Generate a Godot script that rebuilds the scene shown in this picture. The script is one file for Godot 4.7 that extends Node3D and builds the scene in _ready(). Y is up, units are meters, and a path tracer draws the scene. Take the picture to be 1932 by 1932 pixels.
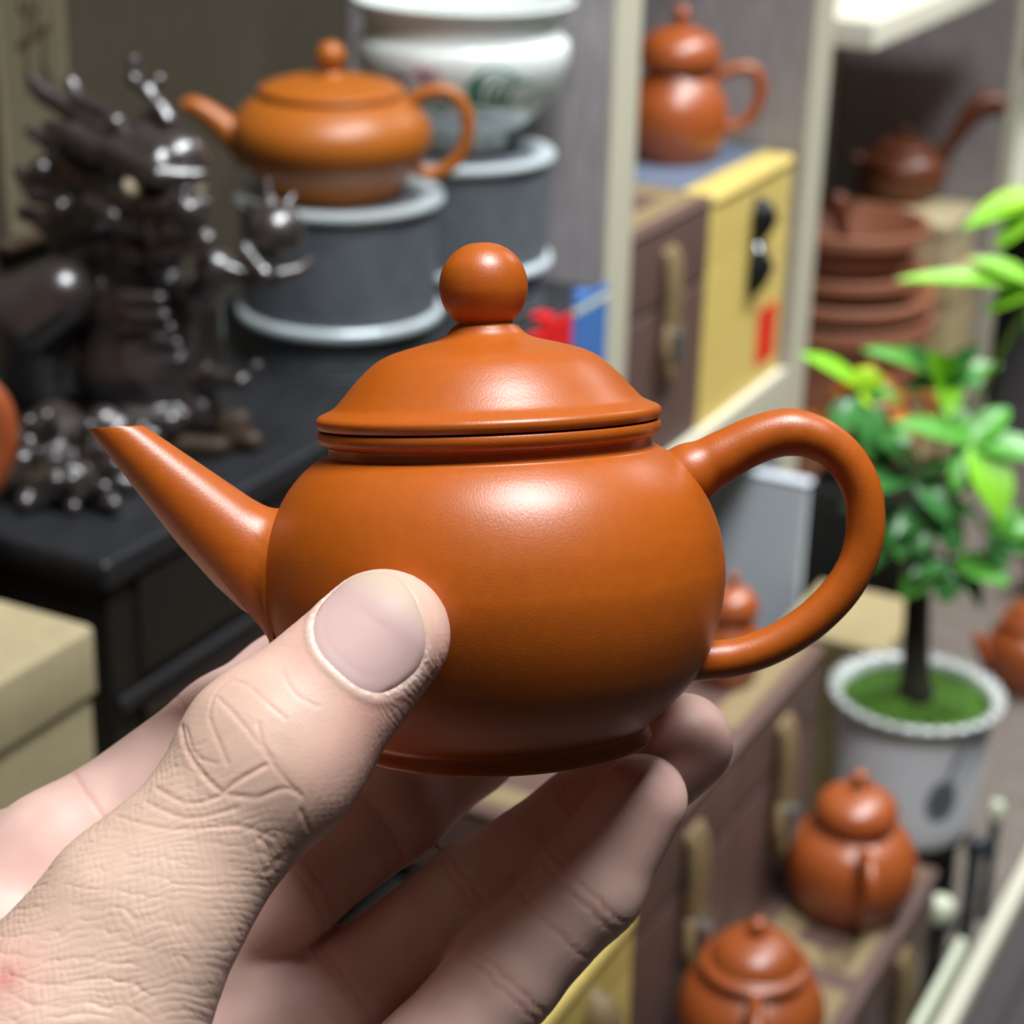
extends Node3D
# Tea-ware shop: a hand holds an orange clay teapot before a display shelf. Units are metres.

const POT_AT := Vector3(-1.667, -36.583, -3.5)
const POT_PITCH := 6.2
const POT_BODY := [23.42, 3.08, 24.17, 3.67, 25.83, 5, 28.08, 7.08, 30.33, 9.42, 32.5, 12.5, 34.08, 16.08, 35.17, 19.58, 35.83, 22.92, 36.17, 26.25, 36.08, 28.92, 35.5, 32.75, 34.5, 36.08, 33.17, 39.08, 31.67, 41.5, 29.75, 43.75, 27.92, 45.33, 26.5, 46.25]
const POT_NECK := [26.38, 46.38, 25.67, 46.5, 25.29, 46.79, 25.21, 47.25, 25.21, 47.83, 25.33, 48.12, 25.75, 48.29, 26.25, 48.58, 26.62, 49.04, 26.79, 49.58, 26.79, 50.17, 26.58, 50.54, 26, 50.67, 0.01, 50.67]
const POT_FOOT := [21.42, 0.5, 21.83, 0.04, 22.67, 0, 23.58, 0.17, 23.88, 0.58, 23.75, 1.25, 23.42, 1.92, 23.25, 2.5, 23.42, 3.08]
const POT_LID_EDGE := [0.01, 50.83, 26, 50.83, 26.58, 50.96, 26.79, 51.33]
const POT_LID := [26.79, 51.33, 26.92, 51.83, 26.83, 52.42, 26.33, 52.92, 25.17, 53.42, 24, 54.08, 22.5, 55.67, 20.25, 58.17, 17.67, 60.5, 15.42, 61.75, 13.17, 62.5, 10, 63.33, 7.67, 63.92, 6.33, 64.58, 5.5, 65.42, 5, 66]
const POT_KNOB := [5.17, 65.75, 4.67, 66.17, 4.42, 66.42, 4.67, 66.83, 5.5, 67.75, 6.25, 69, 6.75, 70.58, 6.88, 72, 6.67, 73.75, 6, 75.5, 4.83, 77, 3.33, 78.08, 1.67, 78.67, 0.01, 78.79]
const SP_APEX := Vector3(-72.547, 66.427, 0)
const SP_DIR := Vector3(0.69779, -0.71631, 0)
const SP_TAN := 0.15817
const SP_MOUTH := Vector3(-58.24, 52.399, 0)
const SP_MOUTH_N := Vector3(-0.02946, 0.99957, -0.085)
const SP_LEN := 55.72
const POT_HANDLE := [[27.267, 38.982, 6.167], [31.116, 41.503, 5], [34.943, 43.441, 4.167], [39.619, 45.763, 3.833], [43.424, 47.118, 3.75], [47.027, 47.563, 3.75], [50.746, 46.67, 3.5], [54.083, 44.54, 3.25], [56.709, 41.27, 3.125], [58.228, 37.376, 3.083], [58.551, 32.777, 3.083], [57.991, 29.045, 3.042], [56.601, 25.429, 3], [54.126, 21.772, 3], [50.574, 18.322, 3], [46.804, 15.715, 3], [42.554, 13.626, 3], [38.336, 12.371, 3], [34.567, 11.932, 3.083], [30.816, 11.993, 3.333], [28.321, 12.172, 3.5]]
const HAND := [
	[-17.906, -17.173, 37, 9.467, -32.852, -33.284, 42, 12.247, 0, 3, 0.84, -0.09, 0.37, 0.925],
	[-32.852, -33.284, 42, 12.247, -41.388, -44.452, 45, 10.472, 0, 4, 0.88, -0.09, 0.37, 0.925],
	[-41.388, -44.452, 45, 10.472, -49.442, -53.949, 48, 12.677, 0, 4, 0.8, -0.113, 0.36, 0.926],
	[-49.442, -53.949, 48, 12.677, -60.667, -73.806, 50, 16.634, 0, 6, 0.75, -0.113, 0.36, 0.926],
	[-60.667, -73.806, 50, 16.634, -94.587, -90.058, -14, 22.645, 0, 12],
	[-81.345, -71.289, -24, 17.059, -63.516, -90.839, -20, 16.855, 0, 12],
	[-63.516, -90.839, -20, 16.855, -44.942, -105.735, -14, 16.548, 0, 12],
	[-94.587, -90.058, -14, 22.645, -114.619, -120.542, -14, 28.742, 0, 14],
	[-94.587, -90.058, -14, 22.645, -68.877, -116.822, -4, 25.323, 0, 14],
	[-81.345, -71.289, -24, 17.059, -94.587, -90.058, -14, 22.645, 0, 14],
	[-63.516, -90.839, -20, 16.855, -68.877, -116.822, -4, 25.323, 0, 14],
	[-76.29, -89.839, 10, 20.161, -94.587, -90.058, -14, 22.645, 0, 14],
	[-37.447, -73.751, -17, 4.044, -33.077, -71.814, -19, 3.007, 0, 5],
	[-43.2, -78.735, -14, 6.097, -37.007, -73.751, -17, 4.219, 0, 5],
	[-73.262, -57.313, -16, 10.954, -47.658, -36.948, -22, 9.639, 1, 2.5],
	[-47.658, -36.948, -22, 9.639, -38.252, -30.347, -28, 9.449, 1, 2.5],
	[-38.252, -30.347, -28, 9.449, -25.313, -20.365, -44, 9.326, 1, 2.5],
	[-25.313, -20.365, -44, 9.326, -16.065, -12, -50, 8.516, 1, 2.5],
	[-73.262, -57.313, -16, 10.954, -81.345, -71.289, -24, 17.059, 0, 9],
	[-73.262, -57.313, -16, 10.954, -66.605, -52.018, -17.56, 10.612, 0, 5],
	[-56.265, -72.639, -14, 10.626, -37.069, -61.87, -16, 9.289, 2, 2.5],
	[-37.069, -61.87, -16, 9.289, -20.413, -50.039, -26, 9.394, 2, 2.5],
	[-20.413, -50.039, -26, 9.394, -8.232, -40.6, -38, 9.355, 2, 2.5],
	[-8.232, -40.6, -38, 9.355, 1.34, -31.963, -46, 8.804, 2, 2.5],
	[-56.265, -72.639, -14, 10.626, -63.516, -90.839, -20, 16.855, 0, 9],
	[-56.265, -72.639, -14, 10.626, -51.274, -69.839, -14.52, 10.278, 0, 5],
	[-42.198, -88.912, -13, 10.246, -25.913, -78.712, -19, 9.198, 3, 2.5],
	[-25.913, -78.712, -19, 9.198, -5.533, -64.437, -22, 9.192, 3, 2.5],
	[-5.533, -64.437, -22, 9.192, 12.852, -51.942, -22, 8.925, 3, 2.5],
	[12.852, -51.942, -22, 8.925, 28.478, -38.56, -19, 8.402, 3, 2.5],
	[-42.198, -88.912, -13, 10.246, -63.516, -90.839, -20, 16.855, 0, 9],
	[-42.198, -88.912, -13, 10.246, -37.964, -86.26, -14.56, 9.973, 0, 5],
	[-27.342, -99.303, -2, 9.645, -13.125, -87.98, -5, 9.145, 4, 2.5],
	[-13.125, -87.98, -5, 9.145, -1.368, -74.884, -8, 8.89, 4, 2.5],
	[-1.368, -74.884, -8, 8.89, 12.481, -60.01, -8, 8.634, 4, 2.5],
	[12.481, -60.01, -8, 8.634, 20.963, -46.187, -7, 7.328, 4, 2.5],
	[-27.342, -99.303, -2, 9.645, -44.942, -105.735, -14, 16.548, 0, 9],
	[-27.342, -99.303, -2, 9.645, -23.646, -96.359, -2.78, 9.515, 0, 5]]
const THUMB_TIP := Vector3(-17.906, -17.173, 37)
const THUMB_S := Vector3(-0.66313, -0.71487, 0.22185)
const THUMB_T := Vector3(0.74312, -0.59329, 0.30948)
const THUMB_N := Vector3(-0.08962, 0.37009, 0.92466)
const CREASE := [
	[Vector2(22.257, -8.582), Vector2(22.664, -8.299), 0.16],
	[Vector2(22.664, -8.299), Vector2(23.244, -7.941), 0.16],
	[Vector2(23.244, -7.941), Vector2(23.862, -7.517), 0.16],
	[Vector2(23.862, -7.517), Vector2(24.386, -7.003), 0.16],
	[Vector2(24.386, -7.003), Vector2(24.773, -6.359), 0.16],
	[Vector2(24.773, -6.359), Vector2(25.096, -5.617), 0.16],
	[Vector2(25.096, -5.617), Vector2(25.403, -4.813), 0.16],
	[Vector2(25.403, -4.813), Vector2(25.746, -3.956), 0.16],
	[Vector2(25.746, -3.956), Vector2(26.18, -2.943), 0.16],
	[Vector2(26.18, -2.943), Vector2(26.662, -1.804), 0.16],
	[Vector2(26.662, -1.804), Vector2(27.098, -0.791), 0.16],
	[Vector2(27.098, -0.791), Vector2(27.398, -0.105), 0.16],
	[Vector2(21.856, -7.855), Vector2(21.905, -7.068), 0.15],
	[Vector2(21.905, -7.068), Vector2(21.961, -6.022), 0.15],
	[Vector2(21.961, -6.022), Vector2(22.038, -4.844), 0.15],
	[Vector2(22.038, -4.844), Vector2(22.154, -3.631), 0.15],
	[Vector2(22.154, -3.631), Vector2(22.344, -2.226), 0.15],
	[Vector2(22.344, -2.226), Vector2(22.586, -0.659), 0.15],
	[Vector2(22.586, -0.659), Vector2(22.811, 0.731), 0.15],
	[Vector2(22.811, 0.731), Vector2(22.961, 1.658), 0.15],
	[Vector2(18.917, -9.276), Vector2(18.752, -8.624), 0.12],
	[Vector2(18.752, -8.624), Vector2(18.494, -7.799), 0.12],
	[Vector2(18.494, -7.799), Vector2(18.233, -6.865), 0.12],
	[Vector2(18.233, -6.865), Vector2(18.067, -5.856), 0.12],
	[Vector2(18.067, -5.856), Vector2(18.038, -4.69), 0.12],
	[Vector2(18.038, -4.69), Vector2(18.085, -3.403), 0.12],
	[Vector2(18.085, -3.403), Vector2(18.15, -2.169), 0.12],
	[Vector2(18.15, -2.169), Vector2(18.18, -1.142), 0.12],
	[Vector2(18.18, -1.142), Vector2(18.169, -0.288), 0.12],
	[Vector2(18.169, -0.288), Vector2(18.145, 0.472), 0.12],
	[Vector2(18.145, 0.472), Vector2(18.121, 1.097), 0.12],
	[Vector2(18.121, 1.097), Vector2(18.102, 1.527), 0.12],
	[Vector2(27.661, -10.191), Vector2(28.29, -8.91), 0.28],
	[Vector2(28.29, -8.91), Vector2(28.926, -7.73), 0.28],
	[Vector2(28.926, -7.73), Vector2(29.444, -6.559), 0.28],
	[Vector2(29.444, -6.559), Vector2(29.826, -5.309), 0.28],
	[Vector2(29.826, -5.309), Vector2(30.145, -3.973), 0.28],
	[Vector2(30.145, -3.973), Vector2(30.396, -2.681), 0.28],
	[Vector2(30.396, -2.681), Vector2(30.576, -1.536), 0.28],
	[Vector2(30.576, -1.536), Vector2(30.661, -0.48), 0.28],
	[Vector2(30.661, -0.48), Vector2(30.663, 0.539), 0.28],
	[Vector2(30.663, 0.539), Vector2(30.631, 1.4), 0.28],
	[Vector2(30.631, 1.4), Vector2(30.611, 1.99), 0.28],
	[Vector2(30.611, 1.99), Vector2(30.258, 2.037), 0.3],
	[Vector2(30.258, 2.037), Vector2(29.76, 2.098), 0.3],
	[Vector2(29.76, 2.098), Vector2(29.135, 2.208), 0.3],
	[Vector2(29.135, 2.208), Vector2(28.401, 2.404), 0.3],
	[Vector2(28.401, 2.404), Vector2(27.421, 2.759), 0.3],
	[Vector2(27.421, 2.759), Vector2(26.232, 3.217), 0.3],
	[Vector2(26.232, 3.217), Vector2(25.11, 3.657), 0.3],
	[Vector2(25.11, 3.657), Vector2(24.335, 3.957), 0.3],
	[Vector2(30.505, 2.115), Vector2(30.112, 2.808), 0.2],
	[Vector2(30.112, 2.808), Vector2(29.55, 3.78), 0.2],
	[Vector2(29.55, 3.78), Vector2(28.887, 4.785), 0.2],
	[Vector2(28.887, 4.785), Vector2(28.192, 5.586), 0.2],
	[Vector2(28.192, 5.586), Vector2(27.406, 6.14), 0.2],
	[Vector2(27.406, 6.14), Vector2(26.518, 6.572), 0.2],
	[Vector2(26.518, 6.572), Vector2(25.672, 6.949), 0.2],
	[Vector2(25.672, 6.949), Vector2(25.011, 7.332), 0.2],
	[Vector2(25.011, 7.332), Vector2(24.59, 7.762), 0.2],
	[Vector2(24.59, 7.762), Vector2(24.327, 8.198), 0.2],
	[Vector2(24.327, 8.198), Vector2(24.163, 8.575), 0.2],
	[Vector2(24.163, 8.575), Vector2(24.038, 8.829), 0.2],
	[Vector2(20.974, -0.515), Vector2(21.292, -0.119), 0.16],
	[Vector2(21.292, -0.119), Vector2(21.751, 0.434), 0.16],
	[Vector2(21.751, 0.434), Vector2(22.232, 1.053), 0.16],
	[Vector2(22.232, 1.053), Vector2(22.623, 1.654), 0.16],
	[Vector2(22.623, 1.654), Vector2(22.892, 2.207), 0.16],
	[Vector2(22.892, 2.207), Vector2(23.1, 2.764), 0.16],
	[Vector2(23.1, 2.764), Vector2(23.275, 3.357), 0.16],
	[Vector2(23.275, 3.357), Vector2(23.443, 4.025), 0.16],
	[Vector2(23.443, 4.025), Vector2(23.614, 4.814), 0.16],
	[Vector2(23.614, 4.814), Vector2(23.773, 5.693), 0.16],
	[Vector2(23.773, 5.693), Vector2(23.906, 6.554), 0.16],
	[Vector2(23.906, 6.554), Vector2(24.002, 7.301), 0.16],
	[Vector2(24.002, 7.301), Vector2(24.051, 7.954), 0.16],
	[Vector2(24.051, 7.954), Vector2(24.061, 8.553), 0.16],
	[Vector2(24.061, 8.553), Vector2(24.052, 9.039), 0.16],
	[Vector2(24.052, 9.039), Vector2(24.047, 9.377), 0.16],
	[Vector2(22.257, -8.582), Vector2(21.939, -8.706), 0.14],
	[Vector2(21.939, -8.706), Vector2(21.477, -8.914), 0.14],
	[Vector2(21.477, -8.914), Vector2(20.954, -9.122), 0.14],
	[Vector2(20.954, -9.122), Vector2(20.457, -9.226), 0.14],
	[Vector2(20.457, -9.226), Vector2(19.957, -9.166), 0.14],
	[Vector2(19.957, -9.166), Vector2(19.43, -8.99), 0.14],
	[Vector2(19.43, -8.99), Vector2(18.956, -8.812), 0.14],
	[Vector2(18.956, -8.812), Vector2(18.623, -8.703), 0.14],
	[Vector2(27.472, -9.196), Vector2(27.891, -8.122), 0.14],
	[Vector2(27.891, -8.122), Vector2(28.483, -6.796), 0.14],
	[Vector2(28.483, -6.796), Vector2(29.03, -5.486), 0.14],
	[Vector2(29.03, -5.486), Vector2(29.325, -4.39), 0.14],
	[Vector2(29.325, -4.39), Vector2(29.252, -3.45), 0.14],
	[Vector2(29.252, -3.45), Vector2(28.948, -2.566), 0.14],
	[Vector2(28.948, -2.566), Vector2(28.589, -1.82), 0.14],
	[Vector2(28.589, -1.82), Vector2(28.348, -1.314), 0.14],
	[Vector2(35.791, -6.296), Vector2(35.634, -5.124), 0.22],
	[Vector2(35.634, -5.124), Vector2(35.421, -3.607), 0.22],
	[Vector2(35.421, -3.607), Vector2(35.099, -2.111), 0.22],
	[Vector2(35.099, -2.111), Vector2(34.618, -0.918), 0.22],
	[Vector2(34.618, -0.918), Vector2(33.833, -0.016), 0.22],
	[Vector2(33.833, -0.016), Vector2(32.816, 0.767), 0.22],
	[Vector2(32.816, 0.767), Vector2(31.836, 1.393), 0.22],
	[Vector2(31.836, 1.393), Vector2(31.161, 1.828), 0.22],
	[Vector2(13.544, -4.197), Vector2(13.825, -3.374), 0.08],
	[Vector2(13.825, -3.374), Vector2(14.225, -2.244), 0.08],
	[Vector2(14.225, -2.244), Vector2(14.593, -1.04), 0.08],
	[Vector2(14.593, -1.04), Vector2(14.783, 0.012), 0.08],
	[Vector2(14.783, 0.012), Vector2(14.717, 0.971), 0.08],
	[Vector2(14.717, 0.971), Vector2(14.487, 1.921), 0.08],
	[Vector2(14.487, 1.921), Vector2(14.218, 2.734), 0.08],
	[Vector2(14.218, 2.734), Vector2(14.034, 3.292), 0.08],
	[Vector2(38.059, -5.988), Vector2(37.757, -4.597), 0.2],
	[Vector2(37.757, -4.597), Vector2(37.347, -2.812), 0.2],
	[Vector2(37.347, -2.812), Vector2(36.78, -1.032), 0.2],
	[Vector2(36.78, -1.032), Vector2(36.002, 0.445), 0.2],
	[Vector2(36.002, 0.445), Vector2(34.808, 1.701), 0.2],
	[Vector2(34.808, 1.701), Vector2(33.288, 2.89), 0.2],
	[Vector2(33.288, 2.89), Vector2(31.83, 3.874), 0.2],
	[Vector2(31.83, 3.874), Vector2(30.825, 4.547), 0.2],
	[Vector2(34.219, 11.558), Vector2(33.74, 11.566), 0.2],
	[Vector2(33.74, 11.566), Vector2(33.055, 11.573), 0.2],
	[Vector2(33.055, 11.573), Vector2(32.274, 11.607), 0.2],
	[Vector2(32.274, 11.607), Vector2(31.509, 11.692), 0.2],
	[Vector2(31.509, 11.692), Vector2(30.695, 11.832), 0.2],
	[Vector2(30.695, 11.832), Vector2(29.783, 11.863), 0.2],
	[Vector2(25.454, 10.463), Vector2(25.665, 10.82), 0.16],
	[Vector2(25.665, 10.82), Vector2(25.97, 11.306), 0.16],
	[Vector2(25.97, 11.306), Vector2(26.268, 11.73), 0.16],
	[Vector2(26.268, 11.73), Vector2(26.463, 11.942), 0.16],
	[Vector2(33.079, 11.266), Vector2(32.799, 11.088), 0.2],
	[Vector2(32.799, 11.088), Vector2(32.389, 10.805), 0.2],
	[Vector2(32.389, 10.805), Vector2(31.979, 10.47), 0.2],
	[Vector2(31.979, 10.47), Vector2(31.694, 10.126), 0.2],
	[Vector2(31.694, 10.126), Vector2(31.588, 9.764), 0.2],
	[Vector2(31.588, 9.764), Vector2(31.585, 9.355), 0.2],
	[Vector2(31.585, 9.355), Vector2(31.624, 8.979), 0.2],
	[Vector2(31.624, 8.979), Vector2(31.647, 8.713), 0.2],
	[Vector2(29.027, -5.849), Vector2(28.718, -5.617), 0.1],
	[Vector2(28.718, -5.617), Vector2(28.266, -5.279), 0.1],
	[Vector2(28.266, -5.279), Vector2(27.814, -4.957), 0.1],
	[Vector2(27.814, -4.957), Vector2(27.505, -4.74), 0.1],
	[Vector2(22.666, 1.606), Vector2(22.757, 2.095), 0.18],
	[Vector2(22.757, 2.095), Vector2(22.889, 2.797), 0.18],
	[Vector2(22.889, 2.797), Vector2(23.018, 3.481), 0.18],
	[Vector2(23.018, 3.481), Vector2(23.104, 3.941), 0.18],
	[Vector2(42.102, -8.463), Vector2(41.459, -6.46), 0.18],
	[Vector2(41.459, -6.46), Vector2(40.595, -4.214), 0.18],
	[Vector2(40.595, -4.214), Vector2(39.566, -1.973), 0.18],
	[Vector2(39.566, -1.973), Vector2(38.429, -0.003), 0.18],
	[Vector2(38.429, -0.003), Vector2(37.057, 1.571), 0.18],
	[Vector2(37.057, 1.571), Vector2(35.457, 3.053), 0.18],
	[Vector2(35.457, 3.053), Vector2(33.898, 4.418), 0.18],
	[Vector2(33.898, 4.418), Vector2(32.646, 5.68), 0.18],
	[Vector2(32.646, 5.68), Vector2(31.776, 6.945), 0.18],
	[Vector2(31.776, 6.945), Vector2(31.14, 8.173), 0.18],
	[Vector2(31.14, 8.173), Vector2(30.68, 9.191), 0.18],
	[Vector2(30.68, 9.191), Vector2(30.343, 9.872), 0.18]]
const SORE := Vector2(65.582, -2.266)
const NAIL_C := Vector2(0.6, -0.2)
const NAIL_R := [8.031, 8.335, 8.897, 9.55, 9.88, 9.417, 8.862, 8.537, 8.246, 7.853, 7.399, 6.969, 6.718, 6.734, 6.841, 7.065, 7.523, 7.979, 8.215, 8.35, 8.387, 8.359, 8.306, 8.231, 8.15, 8.065, 7.968, 7.886, 7.885, 7.931]
const FLEX := [
	[Vector3(-5.533, -64.437, -22), Vector3(0.813, 0.570, -0.120), 11.0],
	[Vector3(-6.96, -65.436, -21.79), Vector3(0.813, 0.570, -0.120), 11.0],
	[Vector3(12.852, -51.942, -22), Vector3(0.827, 0.562, 0.000), 11.0],
	[Vector3(11.749, -52.692, -22), Vector3(0.827, 0.562, 0.000), 11.0],
	[Vector3(-27.542, -79.732, -18.4), Vector3(0.809, 0.507, -0.298), 11.0],
	[Vector3(-28.519, -80.344, -18.04), Vector3(0.809, 0.507, -0.298), 11.0],
	[Vector3(-1.368, -74.884, -8), Vector3(0.659, 0.734, -0.168), 11.0],
	[Vector3(-2.543, -76.193, -7.7), Vector3(0.659, 0.734, -0.168), 11.0],
	[Vector3(12.481, -60.01, -8), Vector3(0.681, 0.732, 0.000), 11.0],
	[Vector3(11.096, -61.497, -8), Vector3(0.681, 0.732, 0.000), 11.0],
	[Vector3(6.941, -65.959, -8), Vector3(0.681, 0.732, 0.000), 11.0],
	[Vector3(-35.404, -60.687, -17), Vector3(0.732, 0.520, -0.440), 11.0],
	[Vector3(-37.069, -61.87, -16), Vector3(0.732, 0.520, -0.440), 11.0],
	[Vector3(-24.577, -52.997, -23.5), Vector3(0.732, 0.520, -0.440), 11.0],
	[Vector3(-68.142, -53.24, -17.2), Vector3(0.770, 0.612, -0.180), 11.0],
	[Vector3(-66.093, -51.611, -17.68), Vector3(0.770, 0.612, -0.180), 11.0],
	[Vector3(-50.218, -38.985, -21.4), Vector3(0.770, 0.612, -0.180), 11.0]]
const PADS := [Vector3(28.478, -38.56, -19), Vector3(20.963, -46.187, -7)]
const DRAGON_AT := Vector3(-0.524, 1.1375, -0.688)
const STAND_H := 0.0075
const DRAGON_BODY := [
	[-15.155, 59.934, -8, 21.058, -13.402, 27.75, -6, 28.25],
	[-13.402, 27.75, -6, 28.25, -17.613, 25.361, -6, 25.861],
	[-37.812, 25.687, -25, 26.187],
	[-63.822, 32.412, -10, 21.351, -64.011, 22.16, -16, 22.66],
	[-46.359, 63.432, 10, 15.681, -63.373, 51.202, 8, 17.461],
	[-33.962, 75.585, -22, 19.524, -17.411, 55.796, -10, 19.448],
	[10.544, 60.946, 5, 10.798, 9.743, 17.065, 5, 10.158],
	[-9.52, 113.061, -0, 19.586, -25.632, 99.787, -12, 19.953],
	[-4.109, 128.86, 8, 15.264, 8.708, 126.526, 18, 11.932],
	[-12.929, 122.661, 14, 10.405, 11.675, 120.978, 18, 9.57],
	[-20.14, 130.196, 20, 4.754, 3.715, 124.156, 40, 4.818],
	[3.715, 124.156, 40, 4.663, 20.159, 123.287, 36, 4.061],
	[-17.564, 133.371, 12, 5.588, 2.922, 128.207, 30, 7.059],
	[1.528, 107.739, 18, 9.627, 14.275, 109.043, 32, 7.896],
	[15.257, 109.336, 38, 5.019],
	[9.63, 115.555, 38, 4.066],
	[21.052, 110.829, 32, 3.471],
	[17.687, 102.994, 30, 4.761, 4.504, 99.703, 28, 5.575],
	[2.575, 99.959, 26, 3.192, -2.022, 94.419, 24, 2.887],
	[-7.997, 102.257, 20, 8.828],
	[-18.089, 108.369, 16, 8.038],
	[-11.296, 110.691, 30, 3.637, -19.031, 113.823, 22, 3.186],
	[-31.513, 105.896, 14, 3.71, -20.059, 102.112, 24, 3.676],
	[-20.059, 102.112, 24, 3.676, -9.936, 97.177, 26, 3.196],
	[-4.278, 109.838, 34, 3.465, 6.318, 112.373, 40, 2.813],
	[-0.295, 86.935, 22, 5.644, 21.685, 95.091, 32, 4.132],
	[-12.704, 84.124, 8, 9.835],
	[0.615, 80.812, 10, 6.552],
	[-3.318, 91.397, 22, 3.219, -5.081, 97.614, 24, 2.883],
	[-36.88, 113.454, -6, 9.854, -46.137, 121.937, -2, 5.865],
	[-42.427, 110.356, -8, 5.768, -56.571, 114.559, -8, 5.1],
	[-56.571, 114.559, -8, 5.1, -64.682, 107.13, -14, 3.654],
	[-41.177, 103.698, -8, 6.612, -59.868, 103.147, -10, 5.136],
	[-40.751, 96.979, -8, 6.631, -57.077, 89.614, -12, 5.511],
	[-57.077, 89.614, -12, 5.01, -68.358, 92.085, -18, 3.693],
	[-41.51, 91.383, -10, 9.159, -50.505, 81.573, -14, 7.558],
	[-59.868, 103.147, -10, 4.971, -70.06, 110.25, -20, 3.005],
	[-47.108, 99.604, 0, 4.926],
	[-40.625, 112.902, -8, 9.055],
	[-25.444, 127.97, 14, 6.388, -38.053, 132.794, 6, 5.787],
	[-38.053, 132.794, 6, 5.787, -52.363, 134.02, -6, 2.767],
	[-39.822, 119.172, -6, 6.553, -50.674, 124.203, -12, 5.1],
	[-50.674, 124.203, -12, 5.1, -64.591, 128.799, -20, 2.318],
	[22.563, 79.943, 20, 7.944],
	[22.563, 79.943, 20, 7.457, 14.64, 60.808, 10, 8.263],
	[14.64, 60.808, 10, 8.263, 14.775, 35.27, 6, 9.229],
	[24.5, 80.546, 22, 5.66, 37.622, 77.291, 24, 4.202],
	[-17.5, 66.005, 22, 3.418, -0.859, 66.199, 24, 3.248],
	[-15.48, 57.598, 22, 3.104, 0.438, 58.635, 24, 3.096],
	[-18.658, 50.931, 20, 2.956, 3.087, 52.143, 22, 2.784],
	[-17.775, 43.451, 18, 2.807, 4.908, 44.707, 20, 2.799],
	[-20.204, 35.806, 16, 2.822, 5.059, 36.283, 18, 2.816],
	[-17.682, 27.343, 14, 2.839, 4.381, 27.744, 16, 2.832],
	[21.223, 31.095, 22, 4.959, 33.315, 29.995, 26, 4.282],
	[33.609, 30.68, 28, 3.779],
	[40.229, 36.243, 26, 3.777],
	[-17.961, 7.05, 18, 7.55, 0.893, 7.85, 20, 6.694],
	[13.986, 10.695, 12, 9.269],
	[17.338, 25.67, 14, 6.684]]
const DRAGON_HORNS := [[
	[4.607, 142.338, 18, 3.949, 1.32, 147.384, 16, 3.317],
	[1.32, 147.384, 16, 3.317, -5.401, 154.327, 12, 2.846],
	[-5.401, 154.327, 12, 2.846, -11.538, 157.377, 8, 3.172],
	[-11.538, 157.377, 8, 3.172, -11.107, 165.676, 6, 2.692],
	[-3.89, 152.793, 12, 2.374, -0.051, 158.033, 10, 2.373],
	[-0.051, 158.033, 10, 3.164],
	[-1.772, 148.878, 16, 2.367]], [
	[-18.412, 140.142, 14, 4.605, -24.195, 143.58, 8, 3.671],
	[-24.195, 143.58, 8, 3.671, -36.428, 147.297, 2, 3.689],
	[-36.428, 147.297, 2, 3.689, -40.09, 154.048, -2, 2.57],
	[-40.09, 154.048, -2, 2.73],
	[-26.222, 143.137, 6, 4]], [
	[-29.267, 131.776, -14, 7.394, -43.301, 138.448, -20, 6.265],
	[-43.301, 138.448, -20, 6.265, -56.994, 144.733, -24, 4.954],
	[-56.994, 144.733, -24, 4.954, -63.213, 151.179, -26, 2.805]]]
const DRAGON_BALL := [
	[51.444, 100.057, 34, 11.866],
	[48.055, 111.868, 30, 2.845, 47.604, 120.196, 28, 1.105],
	[55.934, 110.47, 30, 2.689, 58.147, 114.067, 28, 1.582],
	[42.956, 108.024, 28, 2.38, 37.996, 110.636, 26, 1.271],
	[60.113, 103.124, 26, 1.913, 63.239, 99.135, 26, 1.118],
	[44.961, 104.224, 32, 4.748, 49.637, 111.91, 30, 2.371],
	[38.636, 94.003, 40, 2.837, 47.573, 83.985, 44, 3.153],
	[47.573, 83.985, 44, 3.31, 37.599, 76.457, 24, 4.042],
	[61.339, 84.871, 40, 3.165, 53.884, 84.156, 44, 3.152],
	[61.339, 84.871, 40, 2.849, 65.498, 87.417, 34, 2.387],
	[52.602, 79.678, 34, 3.513, 38.667, 76.216, 26, 3.711],
	[38.782, 90.532, 30, 2.075, 35.1, 92.653, 26, 1.281]]
const DRAGON_EYE := Vector3(-8.84, 116.6, 31)
const DRAGON_EYE2 := Vector3(15.607, 116.376, 22)
const FIGURE_AT := Vector3(-0.517, 1.1305, -0.606)
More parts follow.
